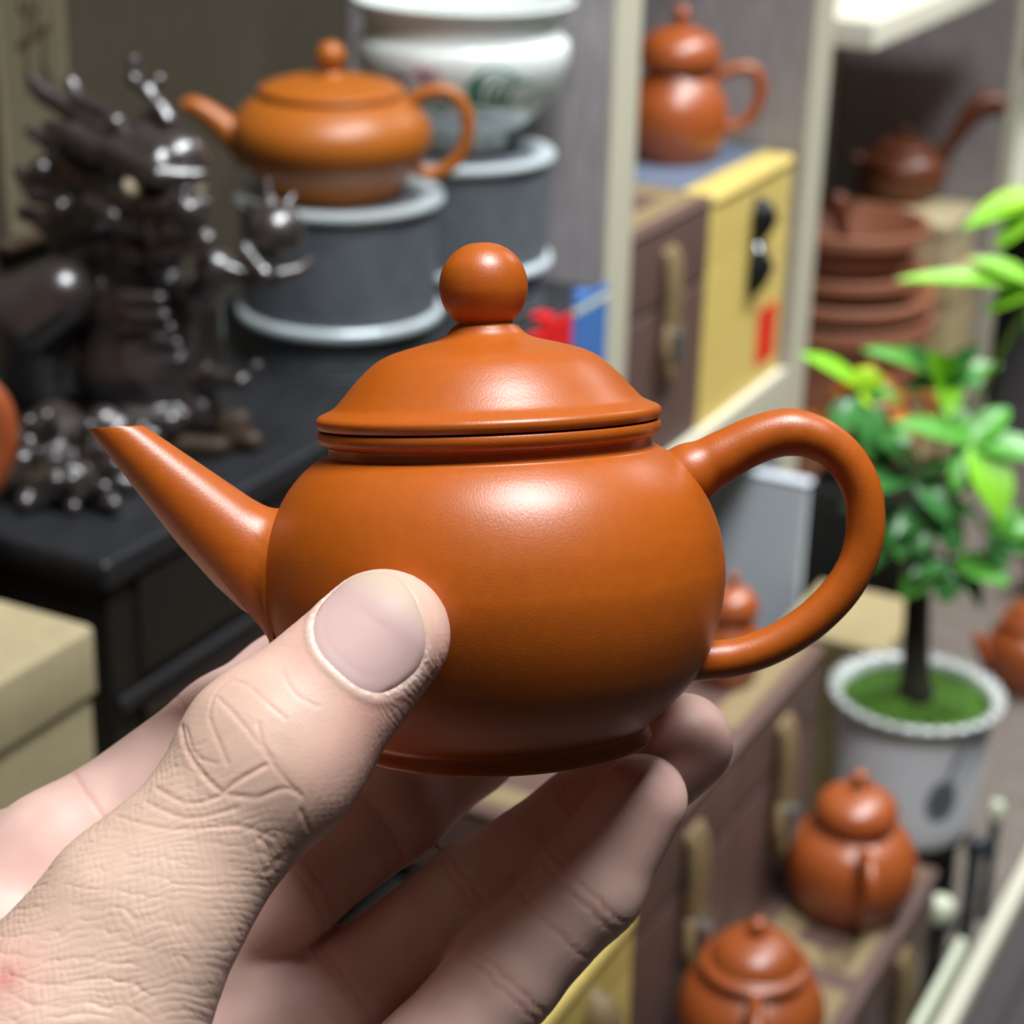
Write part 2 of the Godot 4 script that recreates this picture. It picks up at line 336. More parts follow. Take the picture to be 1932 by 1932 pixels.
const FIGURE := [
	[-8.662, 23.44, -8, 15.037],
	[-8.043, 17.676, -2, 18.176],
	[-15.85, 13.741, 2, 14.241],
	[5.753, 12.925, 2, 13.425],
	[11.042, 29.387, -14, 7.151, 21.973, 25.462, -14, 4.776],
	[-9.11, 30.392, -12, 8.716],
	[-4.877, 6.599, 6, 7.099],
	[-13.018, 25.56, -0.389, 4.611, -15.144, 37.398, 9.028, 3.025],
	[-7.598, 28.237, 3.046, 5.477, -5.496, 42.792, 17.615, 3.567],
	[-1.914, 22.368, -0.348, 5.126, 3.083, 32.191, 9.13, 3.366],
	[2.672, 25.449, 1.499, 4.403, 10.943, 37.791, 13.749, 2.878],
	[-10.657, 18.508, 2.726, 4.292, -10.576, 26.865, 16.815, 2.805],
	[-6.514, 15.467, 1.078, 5.351, -4.166, 21.345, 12.695, 3.512],
	[-14.943, 15.809, 1.267, 5.531, -17.947, 21.969, 13.168, 3.628],
	[-2.406, 11.166, 2.742, 6.493, 2.919, 14.863, 16.854, 4.253],
	[1.66, 11.95, 0.564, 5.706, 9.161, 15.396, 11.41, 3.752],
	[-1.019, 7.571, 2.542, 4.78, 5.16, 8.892, 16.355, 3.136],
	[-5.777, 6.085, -0.793, 6.585, -3.348, 3.852, 8.018, 4.352],
	[-10.958, 4.363, 0.632, 4.863, -11.6, 2.709, 11.581, 3.209],
	[8.022, 5.145, 3.48, 5.54, 20.165, 5.248, 18.701, 3.631],
	[5.123, 5.548, 1.462, 6.048, 15.062, 3.481, 13.656, 3.981],
	[-15.822, 9.456, -0.654, 5.872, -19.884, 10.866, 8.364, 3.873],
	[5.021, 19.294, 0.996, 4.239, 14.724, 27.586, 12.491, 2.779],
	[8.851, 15.387, 2.37, 6.419, 21.262, 21.648, 15.926, 4.202],
	[1.969, 18.398, 0.195, 5.643, 9.574, 25.859, 10.486, 3.706],
	[-16.145, 21.081, 0.631, 5.923, -20.047, 30.393, 11.578, 3.884],
	[-6.445, 11.023, 2.666, 4.579, -3.711, 14.602, 16.666, 3],
	[10.086, 5.752, -7.2, 6.252, 21.857, 3.679, -8, 4.179],
	[5.66, 9.211, 2.357, 5.791, 16.07, 11.52, 15.892, 3.798],
	[-2.264, 4.646, 3.136, 5.146, 3.248, 2.879, 17.841, 3.379],
	[-14.381, 5.809, 2.842, 6.309, -16.696, 4.39, 17.104, 4.14],
	[9.587, 21.445, -0.309, 6.208, 21.976, 30.693, 9.228, 4.077],
	[13.903, 22.005, -7.2, 5.064, 28.045, 29.514, -8, 3.367],
	[16.65, 20.052, -7.2, 5.293, 32.635, 26.279, -8, 3.521],
	[16.025, 26.031, -12, 5.558, 32.982, 22.375, -14, 3.188]]
const TIN1_AT := Vector3(-0.529, 1.1305, -0.836)
const TIN2_AT := Vector3(-0.527, 1.1305, -0.9585)
const FLAT_AT := Vector3(-0.5305, 1.2166, -0.832)
const BOWL_AT := Vector3(-0.53, 1.2166, -0.966)
const LEFTPOT_AT := Vector3(-0.565, 1.1205, -0.514)
const LEFTCUP_AT := Vector3(-0.548, 1.1305, -0.5765)
const PLANTER_AT := Vector3(-0.296, 0.73, -1.197)
const TRUNK := [Vector3(-0.00026, 0.09546, 0.00013), Vector3(-0.00358, 0.13171, 0.00182), Vector3(-0.0059, 0.18759, 0.00525), Vector3(-0.00497, 0.24465, 0.00478)]
const STEMS := [[Vector3(-0.00343, 0.24469, 0.00399), Vector3(0.02188, 0.28962, 0.02252)], [Vector3(-0.00343, 0.24469, 0.00399), Vector3(-0.04302, 0.32206, 0.04886)], [Vector3(-0.00343, 0.24469, 0.00399), Vector3(-0.00362, 0.32076, 0.00184)], [Vector3(-0.00343, 0.24469, 0.00399), Vector3(-0.03307, 0.29447, 0.02807)], [Vector3(-0.00343, 0.24469, 0.00399), Vector3(0.00211, 0.24078, 0.02137)], [Vector3(-0.00343, 0.24469, 0.00399), Vector3(-0.0236, 0.23797, 0.02886)], [Vector3(-0.00343, 0.24469, 0.00399), Vector3(0.04627, 0.39086, -0.00113)], [Vector3(-0.00343, 0.24469, 0.00399), Vector3(0.03862, 0.22538, 0.00838)], [Vector3(-0.00343, 0.24469, 0.00399), Vector3(0.01677, 0.2072, 0.02288)], [Vector3(-0.00343, 0.24469, 0.00399), Vector3(-0.0105, 0.26475, 0.03453)]]
const LEAVES := [
	[Vector3(0.02188, 0.28962, 0.02252), Vector3(-0.04117, 0.01748, 0.03781), 0.0204, 0.05, 1],
	[Vector3(0.02188, 0.28962, 0.02252), Vector3(-0.0268, 0.02081, -0.00879), 0.0196, 0.08, 1],
	[Vector3(0.02188, 0.28962, 0.02252), Vector3(0.01478, 0.01781, -0.02998), 0.0189, 0.08, 1],
	[Vector3(0.02188, 0.28962, 0.02252), Vector3(0.05027, -0.0062, -0.01439), 0.0233, 0.05, 1],
	[Vector3(0.02188, 0.28962, 0.02252), Vector3(0.02936, -0.04034, 0.01871), 0.0292, 0.1, 0],
	[Vector3(0.02188, 0.28962, 0.02252), Vector3(-0.00149, -0.02552, 0.02321), 0.0173, 0.08, 1],
	[Vector3(-0.04302, 0.32206, 0.04886), Vector3(-0.0327, 0.02734, 0.03462), 0.017, 0.04, 0],
	[Vector3(-0.04302, 0.32206, 0.04886), Vector3(0.00051, 0.0145, -0.00475), 0.022, 0.1, 3],
	[Vector3(-0.04302, 0.32206, 0.04886), Vector3(0.01014, -0.01001, 0.00157), 0.02, 0.1, 3],
	[Vector3(-0.04302, 0.32206, 0.04886), Vector3(0.02313, -0.00608, -0.00505), 0.0133, 0.1, 1],
	[Vector3(-0.04302, 0.32206, 0.04886), Vector3(-0.01306, -0.032, 0.02461), 0.02, 0.1, 2],
	[Vector3(-0.04302, 0.32206, 0.04886), Vector3(0.01148, -0.04191, 0.01211), 0.0187, 0.12, 2],
	[Vector3(-0.00362, 0.32076, 0.00184), Vector3(-0.04419, 0.0261, 0.04496), 0.0166, 0.06, 1],
	[Vector3(-0.00362, 0.32076, 0.00184), Vector3(-0.02784, 0.02399, 0.01418), 0.0155, 0.06, 2],
	[Vector3(-0.00362, 0.32076, 0.00184), Vector3(-0.00718, 0.0255, 0.02611), 0.0199, 0.1, 0],
	[Vector3(-0.00362, 0.32076, 0.00184), Vector3(0.00841, 0.01727, 0.01816), 0.02, 0.1, 0],
	[Vector3(-0.00362, 0.32076, 0.00184), Vector3(0.01706, 0.02537, -0.00869), 0.0148, 0.06, 2],
	[Vector3(-0.00362, 0.32076, 0.00184), Vector3(0.02528, 0.00048, -0.00166), 0.0148, 0.08, 2],
	[Vector3(-0.00362, 0.32076, 0.00184), Vector3(-0.0223, -0.00455, 0.02259), 0.0148, 0.08, 2],
	[Vector3(-0.00362, 0.32076, 0.00184), Vector3(0.01134, -0.0145, 0.02789), 0.0173, 0.1, 0],
	[Vector3(-0.00362, 0.32076, 0.00184), Vector3(0.02828, 0.00841, -0.02563), 0.0136, 0.08, 1],
	[Vector3(-0.03307, 0.29447, 0.02807), Vector3(-0.02829, 0.0135, 0.01441), 0.0189, 0.06, 2],
	[Vector3(-0.03307, 0.29447, 0.02807), Vector3(-0.01383, -0.0113, 0.02949), 0.0201, 0.1, 2],
	[Vector3(-0.03307, 0.29447, 0.02807), Vector3(0.01665, -0.01754, 0.01396), 0.0202, 0.1, 1],
	[Vector3(-0.03307, 0.29447, 0.02807), Vector3(0.00426, -0.03059, 0.02028), 0.0169, 0.12, 2],
	[Vector3(0.00211, 0.24078, 0.02137), Vector3(-0.01437, -0.01082, 0.02977), 0.0203, 0.1, 2],
	[Vector3(0.00211, 0.24078, 0.02137), Vector3(0.02741, 0.02675, -0.00274), 0.0182, 0.1, 2],
	[Vector3(0.00211, 0.24078, 0.02137), Vector3(0.02321, -0.02443, 0.01062), 0.0204, 0.1, 2],
	[Vector3(0.00211, 0.24078, 0.02137), Vector3(0.00029, -0.02303, 0.02791), 0.019, 0.12, 2],
	[Vector3(0.00211, 0.24078, 0.02137), Vector3(0.0304, -0.00242, -0.00427), 0.017, 0.1, 1],
	[Vector3(-0.0236, 0.23797, 0.02886), Vector3(-0.02187, 0.02719, 0.02798), 0.0189, 0.1, 2],
	[Vector3(-0.0236, 0.23797, 0.02886), Vector3(-0.01562, -0.01302, 0.02479), 0.0205, 0.12, 2],
	[Vector3(-0.0236, 0.23797, 0.02886), Vector3(0.01599, -0.0264, 0.01991), 0.0218, 0.12, 2],
	[Vector3(-0.0236, 0.23797, 0.02886), Vector3(-0.00432, -0.03889, 0.01904), 0.02, 0.12, 2],
	[Vector3(-0.0236, 0.23797, 0.02886), Vector3(-0.03054, -0.00296, 0.00995), 0.0173, 0.1, 2],
	[Vector3(0.04627, 0.39086, -0.00113), Vector3(-0.07609, 0.00443, 0.04999), 0.0136, 0.04, 0],
	[Vector3(0.04627, 0.39086, -0.00113), Vector3(-0.03948, 0.01563, 0.02012), 0.0163, 0.05, 0],
	[Vector3(0.04627, 0.39086, -0.00113), Vector3(-0.02731, -0.01783, 0.01392), 0.0145, 0.06, 0],
	[Vector3(0.04627, 0.39086, -0.00113), Vector3(-0.00204, -0.03424, 0.00104), 0.0145, 0.06, 1],
	[Vector3(0.03862, 0.22538, 0.00838), Vector3(0.03006, -0.0119, -0.00971), 0.0199, 0.06, 2],
	[Vector3(0.03862, 0.22538, 0.00838), Vector3(0.01522, 0.01705, -0.01337), 0.0171, 0.06, 1],
	[Vector3(0.03862, 0.22538, 0.00838), Vector3(0.03212, 0.0027, -0.02198), 0.0172, 0.06, 1],
	[Vector3(0.03862, 0.22538, 0.00838), Vector3(0.01205, -0.0194, 0.01069), 0.0171, 0.08, 2],
	[Vector3(0.01677, 0.2072, 0.02288), Vector3(0.04048, -0.00817, -0.00155), 0.0245, 0.1, 1],
	[Vector3(0.01677, 0.2072, 0.02288), Vector3(-0.01731, -0.00662, 0.02229), 0.0205, 0.12, 2],
	[Vector3(0.01677, 0.2072, 0.02288), Vector3(-0.02465, -0.02646, 0.0148), 0.0229, 0.14, 1],
	[Vector3(0.01677, 0.2072, 0.02288), Vector3(0.00272, -0.02484, 0.01208), 0.0206, 0.12, 2],
	[Vector3(0.01677, 0.2072, 0.02288), Vector3(0.02228, -0.03259, -0.00911), 0.0173, 0.12, 2],
	[Vector3(-0.0105, 0.26475, 0.03453), Vector3(-0.02251, 0.03312, 0.02718), 0.0199, 0.08, 2],
	[Vector3(-0.0105, 0.26475, 0.03453), Vector3(-0.02503, -0.00602, 0.03969), 0.02, 0.12, 2],
	[Vector3(-0.0105, 0.26475, 0.03453), Vector3(0.02674, 0.01333, 0.00209), 0.0167, 0.1, 2],
	[Vector3(-0.0105, 0.26475, 0.03453), Vector3(0.03003, -0.02235, 0.01163), 0.0194, 0.1, 2],
	[Vector3(0.03994, 0.44265, -0.02035), Vector3(-0.04191, -0.01955, 0.03258), 0.0163, 0.05, 0],
	[Vector3(0.03994, 0.44265, -0.02035), Vector3(-0.03819, -0.01113, 0.01946), 0.0177, 0.05, 3],
	[Vector3(0.03994, 0.44265, -0.02035), Vector3(-0.02173, -0.03166, 0.02229), 0.0177, 0.05, 0]]
const LAMP := 0.5
const LAMP_E := 2.75
const EXPOSURE := 1.25
const SPOT_E := 2.0
const MM := 0.001
var taken := {}
var M := {}
var box_cache := {}


func numbered(called: String) -> String:
	if not taken.has(called):
		taken[called] = 0
		return called
	taken[called] += 1
	return "%s_%03d" % [called, taken[called]]


func tag(o: Node3D, label := "", category := "", group := "", kind := "") -> Node3D:
	if label != "":
		o.set_meta("label", label)
	if category != "":
		o.set_meta("category", category)
	if group != "":
		o.set_meta("group", group)
	if kind != "":
		o.set_meta("kind", kind)
	return o


func obj(called: String, mesh: Mesh, mat: Material, parent: Node = self, at := Vector3.ZERO, turn := Vector3.ZERO) -> MeshInstance3D:
	var o := MeshInstance3D.new()
	o.name = numbered(called) if parent == self else called
	o.mesh = mesh
	o.material_override = mat
	o.position = at
	o.rotation_degrees = turn
	parent.add_child(o, true)
	return o


func thing(called: String, label: String, category: String, at := Vector3.ZERO, yaw := 0.0, group := "") -> Node3D:
	var o := Node3D.new()
	o.name = numbered(called)
	o.position = at
	o.rotation_degrees.y = yaw
	add_child(o, true)
	tag(o, label, category, group)
	return o


func copy_of(root: Node3D, called: String, label: String, at: Vector3, yaw: float, group := "") -> Node3D:
	var c: Node3D = root.duplicate()
	c.name = numbered(called)
	c.position = at
	c.rotation_degrees.y = yaw
	c.set_meta("label", label)
	if group != "":
		c.set_meta("group", group)
	add_child(c, true)
	return c


# ---------------------------------------------------------------- mesh building
# Turns points and triangles into a mesh that faces outward, smooth except across edges sharper than the given angle.
func finish(v: PackedVector3Array, idx: PackedInt32Array, crease := 40.0, uv := PackedVector2Array(), col := PackedColorArray()) -> ArrayMesh:
	var vol := 0.0
	var c := Vector3.ZERO
	for p in v:
		c += p
	c /= maxf(1.0, v.size())
	for t in range(0, idx.size(), 3):
		vol += (v[idx[t]] - c).dot((v[idx[t + 1]] - c).cross(v[idx[t + 2]] - c))
	var outward := vol > 0.0     # counter-clockwise from outside
	var weld := {}
	var rep := PackedInt32Array()
	rep.resize(v.size())
	for i in v.size():
		var key := Vector3i((v[i] * 2e5).round())
		if not weld.has(key):
			weld[key] = i
		rep[i] = weld[key]
	var nt := idx.size() / 3
	var fn := PackedVector3Array()
	fn.resize(nt)
	var ring := {}
	for t in nt:
		var a := v[idx[t * 3]]
		var n := (v[idx[t * 3 + 1]] - a).cross(v[idx[t * 3 + 2]] - a)
		if not outward:
			n = -n
		fn[t] = n
		for k in 3:
			var r := rep[idx[t * 3 + k]]
			if not ring.has(r):
				ring[r] = PackedInt32Array()
			ring[r].append(t)
	var lim := cos(deg_to_rad(crease))
	var ov := PackedVector3Array()
	var on := PackedVector3Array()
	var ou := PackedVector2Array()
	var oc := PackedColorArray()
	for t in nt:
		if fn[t].length_squared() < 1e-26:
			continue
		var me := fn[t].normalized()
		var order := [0, 2, 1] if outward else [0, 1, 2]
		for k in order:
			var i := idx[t * 3 + k]
			var n := Vector3.ZERO
			for u in ring[rep[i]]:
				if fn[u].length_squared() > 1e-26 and fn[u].normalized().dot(me) > lim:
					n += fn[u]
			ov.append(v[i])
			on.append(n.normalized())
			if uv.size():
				ou.append(uv[i])
			if col.size():
				oc.append(col[i])
	var arr := []
	arr.resize(Mesh.ARRAY_MAX)
	arr[Mesh.ARRAY_VERTEX] = ov
	arr[Mesh.ARRAY_NORMAL] = on
	if ou.size():
		arr[Mesh.ARRAY_TEX_UV] = ou
	if oc.size():
		arr[Mesh.ARRAY_COLOR] = oc
	var m := ArrayMesh.new()
	m.add_surface_from_arrays(Mesh.PRIMITIVE_TRIANGLES, arr)
	return m


# All-smooth indexed mesh, for the carved and living forms.
func smooth_mesh(v: PackedVector3Array, idx: PackedInt32Array, col := PackedColorArray()) -> ArrayMesh:
	var n := normals_of(v, idx)
	var arr := []
	arr.resize(Mesh.ARRAY_MAX)
	arr[Mesh.ARRAY_VERTEX] = v
	arr[Mesh.ARRAY_NORMAL] = n
	if col.size():
		arr[Mesh.ARRAY_COLOR] = col
	arr[Mesh.ARRAY_INDEX] = idx
	var m := ArrayMesh.new()
	m.add_surface_from_arrays(Mesh.PRIMITIVE_TRIANGLES, arr)
	return m


func normals_of(v: PackedVector3Array, idx: PackedInt32Array) -> PackedVector3Array:
	var n := PackedVector3Array()
	n.resize(v.size())
	for t in range(0, idx.size(), 3):
		var a := idx[t]
		var b := idx[t + 1]
		var c := idx[t + 2]
		var f := (v[c] - v[a]).cross(v[b] - v[a])     # clockwise winding
		n[a] += f
		n[b] += f
		n[c] += f
	for i in n.size():
		n[i] = n[i].normalized()
	return n


func spline2(pts: Array, per := 6) -> PackedVector2Array:
	var out := PackedVector2Array()
	for i in pts.size() - 1:
		var a: Vector2 = pts[maxi(i - 1, 0)]
		var b: Vector2 = pts[i]
		var c: Vector2 = pts[i + 1]
		var d: Vector2 = pts[mini(i + 2, pts.size() - 1)]
		for k in per:
			out.append(b.cubic_interpolate(c, a, d, float(k) / per))
	out.append(pts[-1])
	return out


func spline3(pts: Array, per := 6) -> PackedVector3Array:
	var out := PackedVector3Array()
	for i in pts.size() - 1:
		var a: Vector3 = pts[maxi(i - 1, 0)]
		var b: Vector3 = pts[i]
		var c: Vector3 = pts[i + 1]
		var d: Vector3 = pts[mini(i + 2, pts.size() - 1)]
		for k in per:
			out.append(b.cubic_interpolate(c, a, d, float(k) / per))
	out.append(pts[-1])
	return out


# Turned form: profile of (radius, height).
func lathe(prof, segs := 48, crease := 38.0, unit := 1.0) -> ArrayMesh:
	var v := PackedVector3Array()
	var uv := PackedVector2Array()
	var idx := PackedInt32Array()
	var n: int = prof.size()
	for i in n:
		for s in segs + 1:
			var a := TAU * s / segs
			v.append(Vector3(cos(a) * prof[i].x, prof[i].y, sin(a) * prof[i].x) * unit)
			uv.append(Vector2(float(s) / segs, float(i) / (n - 1)))
	for i in n - 1:
		for s in segs:
			var a := i * (segs + 1) + s
			var b := a + segs + 1
			idx.append_array(PackedInt32Array([a, b, a + 1, a + 1, b, b + 1]))
	return finish(v, idx, crease, uv)


# A pipe along a path; radii per point; ends closed, rounded when asked.
func tube(path, radii, segs := 20, rounded := true, crease := 50.0, flat := 1.0) -> ArrayMesh:
	var p := []
	var r := []
	var n: int = path.size()
	for i in n:
		p.append(path[i])
		r.append(radii[i] if radii is Array or radii is PackedFloat32Array else radii)
	if rounded:
		var t0: Vector3 = (p[0] - p[1]).normalized()
		var t1: Vector3 = (p[n - 1] - p[n - 2]).normalized()
		var pa := []
		var ra := []
		for k in 5:
			var a := PI / 2 * (1.0 - k / 5.0)
			pa.append(p[0] + t0 * r[0] * sin(a))
			ra.append(maxf(r[0] * cos(a), 1e-5))
		var pb := []
		var rb := []
		for k in range(1, 6):
			var a := PI / 2 * k / 5.0
			pb.append(p[n - 1] + t1 * r[n - 1] * sin(a))
			rb.append(maxf(r[n - 1] * cos(a), 1e-5))
		p = pa + p + pb
		r = ra + r + rb
		n = p.size()
	var v := PackedVector3Array()
	var idx := PackedInt32Array()
	var t: Vector3 = (p[1] - p[0]).normalized()
	var u := t.cross(Vector3.UP if absf(t.y) < 0.9 else Vector3.RIGHT).normalized()
	for i in n:
		var t2: Vector3 = ((p[mini(i + 1, n - 1)] - p[maxi(i - 1, 0)]) as Vector3).normalized()
		u = (u - t2 * u.dot(t2)).normalized()
		var w := t2.cross(u)
		for s in segs:
			var a := TAU * s / segs
			v.append(p[i] + (u * cos(a) * flat + w * sin(a)) * r[i])
	for i in n - 1:
		for s in segs:
			var a := i * segs + s
			var b := i * segs + (s + 1) % segs
			idx.append_array(PackedInt32Array([a, b, a + segs, b, b + segs, a + segs]))
	for e in [0, n - 1]:
		var c := v.size()
		v.append(p[e])
		for s in segs:
			var a: int = e * segs + s
			var b: int = e * segs + (s + 1) % segs
			idx.append_array(PackedInt32Array([c, b, a]) if e == 0 else PackedInt32Array([c, a, b]))
	return finish(v, idx, crease)


# Box with chamfered edges, centred, or standing on its base when grounded.
func rbox(size: Vector3, bevel := 0.0015, grounded := true) -> ArrayMesh:
	var key := "%s %s %s" % [size, bevel, grounded]
	if box_cache.has(key):
		return box_cache[key]
	var h := size / 2
	var b := minf(bevel, minf(h.x, minf(h.y, h.z)) * 0.9)
	var v := PackedVector3Array()
	var id := {}
	var off := Vector3(0, h.y if grounded else 0.0, 0)
	for sx in [-1, 1]:
		for sy in [-1, 1]:
			for sz in [-1, 1]:
				for ax in 3:
					var p := Vector3(sx * (h.x - b), sy * (h.y - b), sz * (h.z - b))
					p[ax] = [sx, sy, sz][ax] * h[ax]
					id[[sx, sy, sz, ax]] = v.size()
					v.append(p + off)
	var idx := PackedInt32Array()
	var quads := []
	for ax in 3:
		for s in [-1, 1]:
			var c := []
			for k in [[-1, -1], [1, -1], [1, 1], [-1, 1]]:
				var q := [0, 0, 0]
				q[ax] = s
				q[(ax + 1) % 3] = k[0]
				q[(ax + 2) % 3] = k[1]
				c.append(id[[q[0], q[1], q[2], ax]])
			quads.append(c)
	for ax in 3:
		var a1 := (ax + 1) % 3
		var a2 := (ax + 2) % 3
		for s1 in [-1, 1]:
			for s2 in [-1, 1]:
				var q := [0, 0, 0]
				var w := [0, 0, 0]
				q[a1] = s1
				q[a2] = s2
				w[a1] = s1
				w[a2] = s2
				q[ax] = -1
				w[ax] = 1
				quads.append([id[[q[0], q[1], q[2], a1]], id[[w[0], w[1], w[2], a1]], id[[w[0], w[1], w[2], a2]], id[[q[0], q[1], q[2], a2]]])
	var tris := []
	for q in quads:
		tris.append([q[0], q[1], q[2]])
		tris.append([q[0], q[2], q[3]])
	for sx in [-1, 1]:
		for sy in [-1, 1]:
			for sz in [-1, 1]:
				tris.append([id[[sx, sy, sz, 0]], id[[sx, sy, sz, 1]], id[[sx, sy, sz, 2]]])
	for t in tris:
		var m: Vector3 = v[t[0]] + v[t[1]] + v[t[2]] - off * 3
		var n := (v[t[1]] - v[t[0]]).cross(v[t[2]] - v[t[0]])
		idx.append_array(PackedInt32Array([t[0], t[1], t[2]]) if n.dot(m) > 0 else PackedInt32Array([t[0], t[2], t[1]]))
	var uv := PackedVector2Array()
	for p in v:
		uv.append(Vector2(p.x + p.z, p.y))
	box_cache[key] = finish(v, idx, 50.0, uv)
	return box_cache[key]


# Box between two corners: [mesh, base centre].
func span_box(called: String, lo: Vector3, hi: Vector3, mat: Material, parent: Node = self, bevel := 0.0015) -> MeshInstance3D:
	var s := (hi - lo).abs()
	var c := (lo + hi) / 2
	return obj(called, rbox(s, bevel), mat, parent, Vector3(c.x, minf(lo.y, hi.y), c.z))


# ---------------------------------------------------------------- blended forms
# prims: [a, b, ra, rb, group, blend, flat_dir, flat] in metres; negative group carves. Returns [points, triangles (clockwise)].
func blend_form(prims: Array, cell: float, between := 0.0006) -> Array:
	var lo := Vector3(1e9, 1e9, 1e9)
	var hi := -lo
	for q in prims:
		var r: float = maxf(q[2], q[3]) + cell * 3
		for e in 2:
			lo = lo.min(q[e] - Vector3(r, r, r))
			hi = hi.max(q[e] + Vector3(r, r, r))
	var nx := int((hi.x - lo.x) / cell) + 2
	var ny := int((hi.y - lo.y) / cell) + 2
	var nz := int((hi.z - lo.z) / cell) + 2
	var total := nx * ny * nz
	var field := PackedFloat32Array()
	field.resize(total)
	field.fill(1.0)
	var groups := {}
	for q in prims:
		if not groups.has(q[4]):
			groups[q[4]] = []
		groups[q[4]].append(q)
	for g in groups:
		var part := PackedFloat32Array()
		if groups.size() > 1:
			part.resize(total)
			part.fill(1.0)
		else:
			part = field
		var glo := Vector3i(nx, ny, nz)
		var ghi := Vector3i.ZERO
		for q in groups[g]:
			var a: Vector3 = q[0]
			var ab: Vector3 = q[1] - a
			var inv := 1.0 / maxf(ab.length_squared(), 1e-12)
			var ra: float = q[2]
			var rd: float = q[3] - ra
			var k: float = q[5]
			var fd: Vector3 = q[6] if q.size() > 6 else Vector3.ZERO
			var fs: float = (1.0 / q[7] - 1.0) if q.size() > 7 else 0.0
			var reach := maxf(q[2], q[3]) + k + cell * 2.5
			var l: Vector3 = ((q[0] as Vector3).min(q[1]) - Vector3(reach, reach, reach) - lo) / cell
			var h: Vector3 = ((q[0] as Vector3).max(q[1]) + Vector3(reach, reach, reach) - lo) / cell
			var x0 := clampi(int(l.x), 0, nx - 1)
			var y0 := clampi(int(l.y), 0, ny - 1)
			var z0 := clampi(int(l.z), 0, nz - 1)
			var x1 := clampi(int(h.x) + 1, 0, nx - 1)
			var y1 := clampi(int(h.y) + 1, 0, ny - 1)
			var z1 := clampi(int(h.z) + 1, 0, nz - 1)
			glo = Vector3i(mini(glo.x, x0), mini(glo.y, y0), mini(glo.z, z0))
			ghi = Vector3i(maxi(ghi.x, x1), maxi(ghi.y, y1), maxi(ghi.z, z1))
			var q4k := 0.25 / k
			for z in range(z0, z1 + 1):
				for y in range(y0, y1 + 1):
					var i := (z * ny + y) * nx + x0
					var p := Vector3(lo.x + x0 * cell, lo.y + y * cell, lo.z + z * cell) - a
					for x in range(x0, x1 + 1):
						var t := clampf(p.dot(ab) * inv, 0.0, 1.0)
						var w := p - ab * t
						if fs != 0.0:
							w += fd * (w.dot(fd) * fs)
						var d := w.length() - ra - rd * t
						var o := part[i]
						var hh := k - absf(d - o)
						part[i] = minf(d, o) - hh * hh * q4k if hh > 0.0 else minf(d, o)
						p.x += cell
						i += 1
		if groups.size() > 1:
			var carve: bool = int(g) < 0
			for z in range(glo.z, ghi.z + 1):
				for y in range(glo.y, ghi.y + 1):
					var i := (z * ny + y) * nx + glo.x
					for x in range(glo.x, ghi.x + 1):
						var d := part[i]
						var o := field[i]
						if carve:
							var hc := between - absf(o + d)
							field[i] = maxf(o, -d) + (hc * hc * 0.25 / between if hc > 0.0 else 0.0)
						else:
							var hh := between - absf(d - o)
							field[i] = minf(d, o) - (hh * hh * 0.25 / between if hh > 0.0 else 0.0)
						i += 1
		else:
			field = part
	# surface nets
	var v := PackedVector3Array()
	var idx := PackedInt32Array()
	var at := PackedInt32Array()
	at.resize(total)
	at.fill(-1)
	var step := [0, 1, nx, nx + 1, nx * ny, nx * ny + 1, nx * ny + nx, nx * ny + nx + 1]
	var corner := [Vector3(0, 0, 0), Vector3(1, 0, 0), Vector3(0, 1, 0), Vector3(1, 1, 0), Vector3(0, 0, 1), Vector3(1, 0, 1), Vector3(0, 1, 1), Vector3(1, 1, 1)]
	var edge := [[0, 1], [2, 3], [4, 5], [6, 7], [0, 2], [1, 3], [4, 6], [5, 7], [0, 4], [1, 5], [2, 6], [3, 7]]
	var near := cell * 2.2
	for z in nz - 1:
		for y in ny - 1:
			var i := (z * ny + y) * nx - 1
			for x in nx - 1:
				i += 1
				if absf(field[i]) > near:
					continue
				var mask := 0
				for c in 8:
					if field[i + step[c]] < 0.0:
						mask |= 1 << c
				if mask == 0 or mask == 255:
					continue
				var sum := Vector3.ZERO
				var hits := 0
				for e in edge:
					var a: int = e[0]
					var b: int = e[1]
					if ((mask >> a) & 1) != ((mask >> b) & 1):
						var fa := field[i + step[a]]
						var fb := field[i + step[b]]
						sum += (corner[a] as Vector3).lerp(corner[b], fa / (fa - fb))
						hits += 1
				at[i] = v.size()
				v.append(lo + (Vector3(x, y, z) + sum / hits) * cell)
	var sx := 1
	var sy := nx
	var sz := nx * ny
	for z in range(1, nz - 1):
		for y in range(1, ny - 1):
			var i := (z * ny + y) * nx
			for x in range(1, nx - 1):
				i = (z * ny + y) * nx + x
				if at[i] < 0 and absf(field[i]) > near:
					continue
				var s := field[i] < 0.0
				for ax in 3:
					var d: int = [sx, sy, sz][ax]
					if s == (field[i + d] < 0.0):
						continue
					var e: int = [sy, sz, sx][ax]
					var f: int = [sz, sx, sy][ax]
					var a := at[i]
					var b := at[i - e]
					var c := at[i - e - f]
					var g := at[i - f]
					if a < 0 or b < 0 or c < 0 or g < 0:
						continue
					if s:
						idx.append_array(PackedInt32Array([a, c, b, a, g, c]))
					else:
						idx.append_array(PackedInt32Array([a, b, c, a, c, g]))
	return [v, idx]


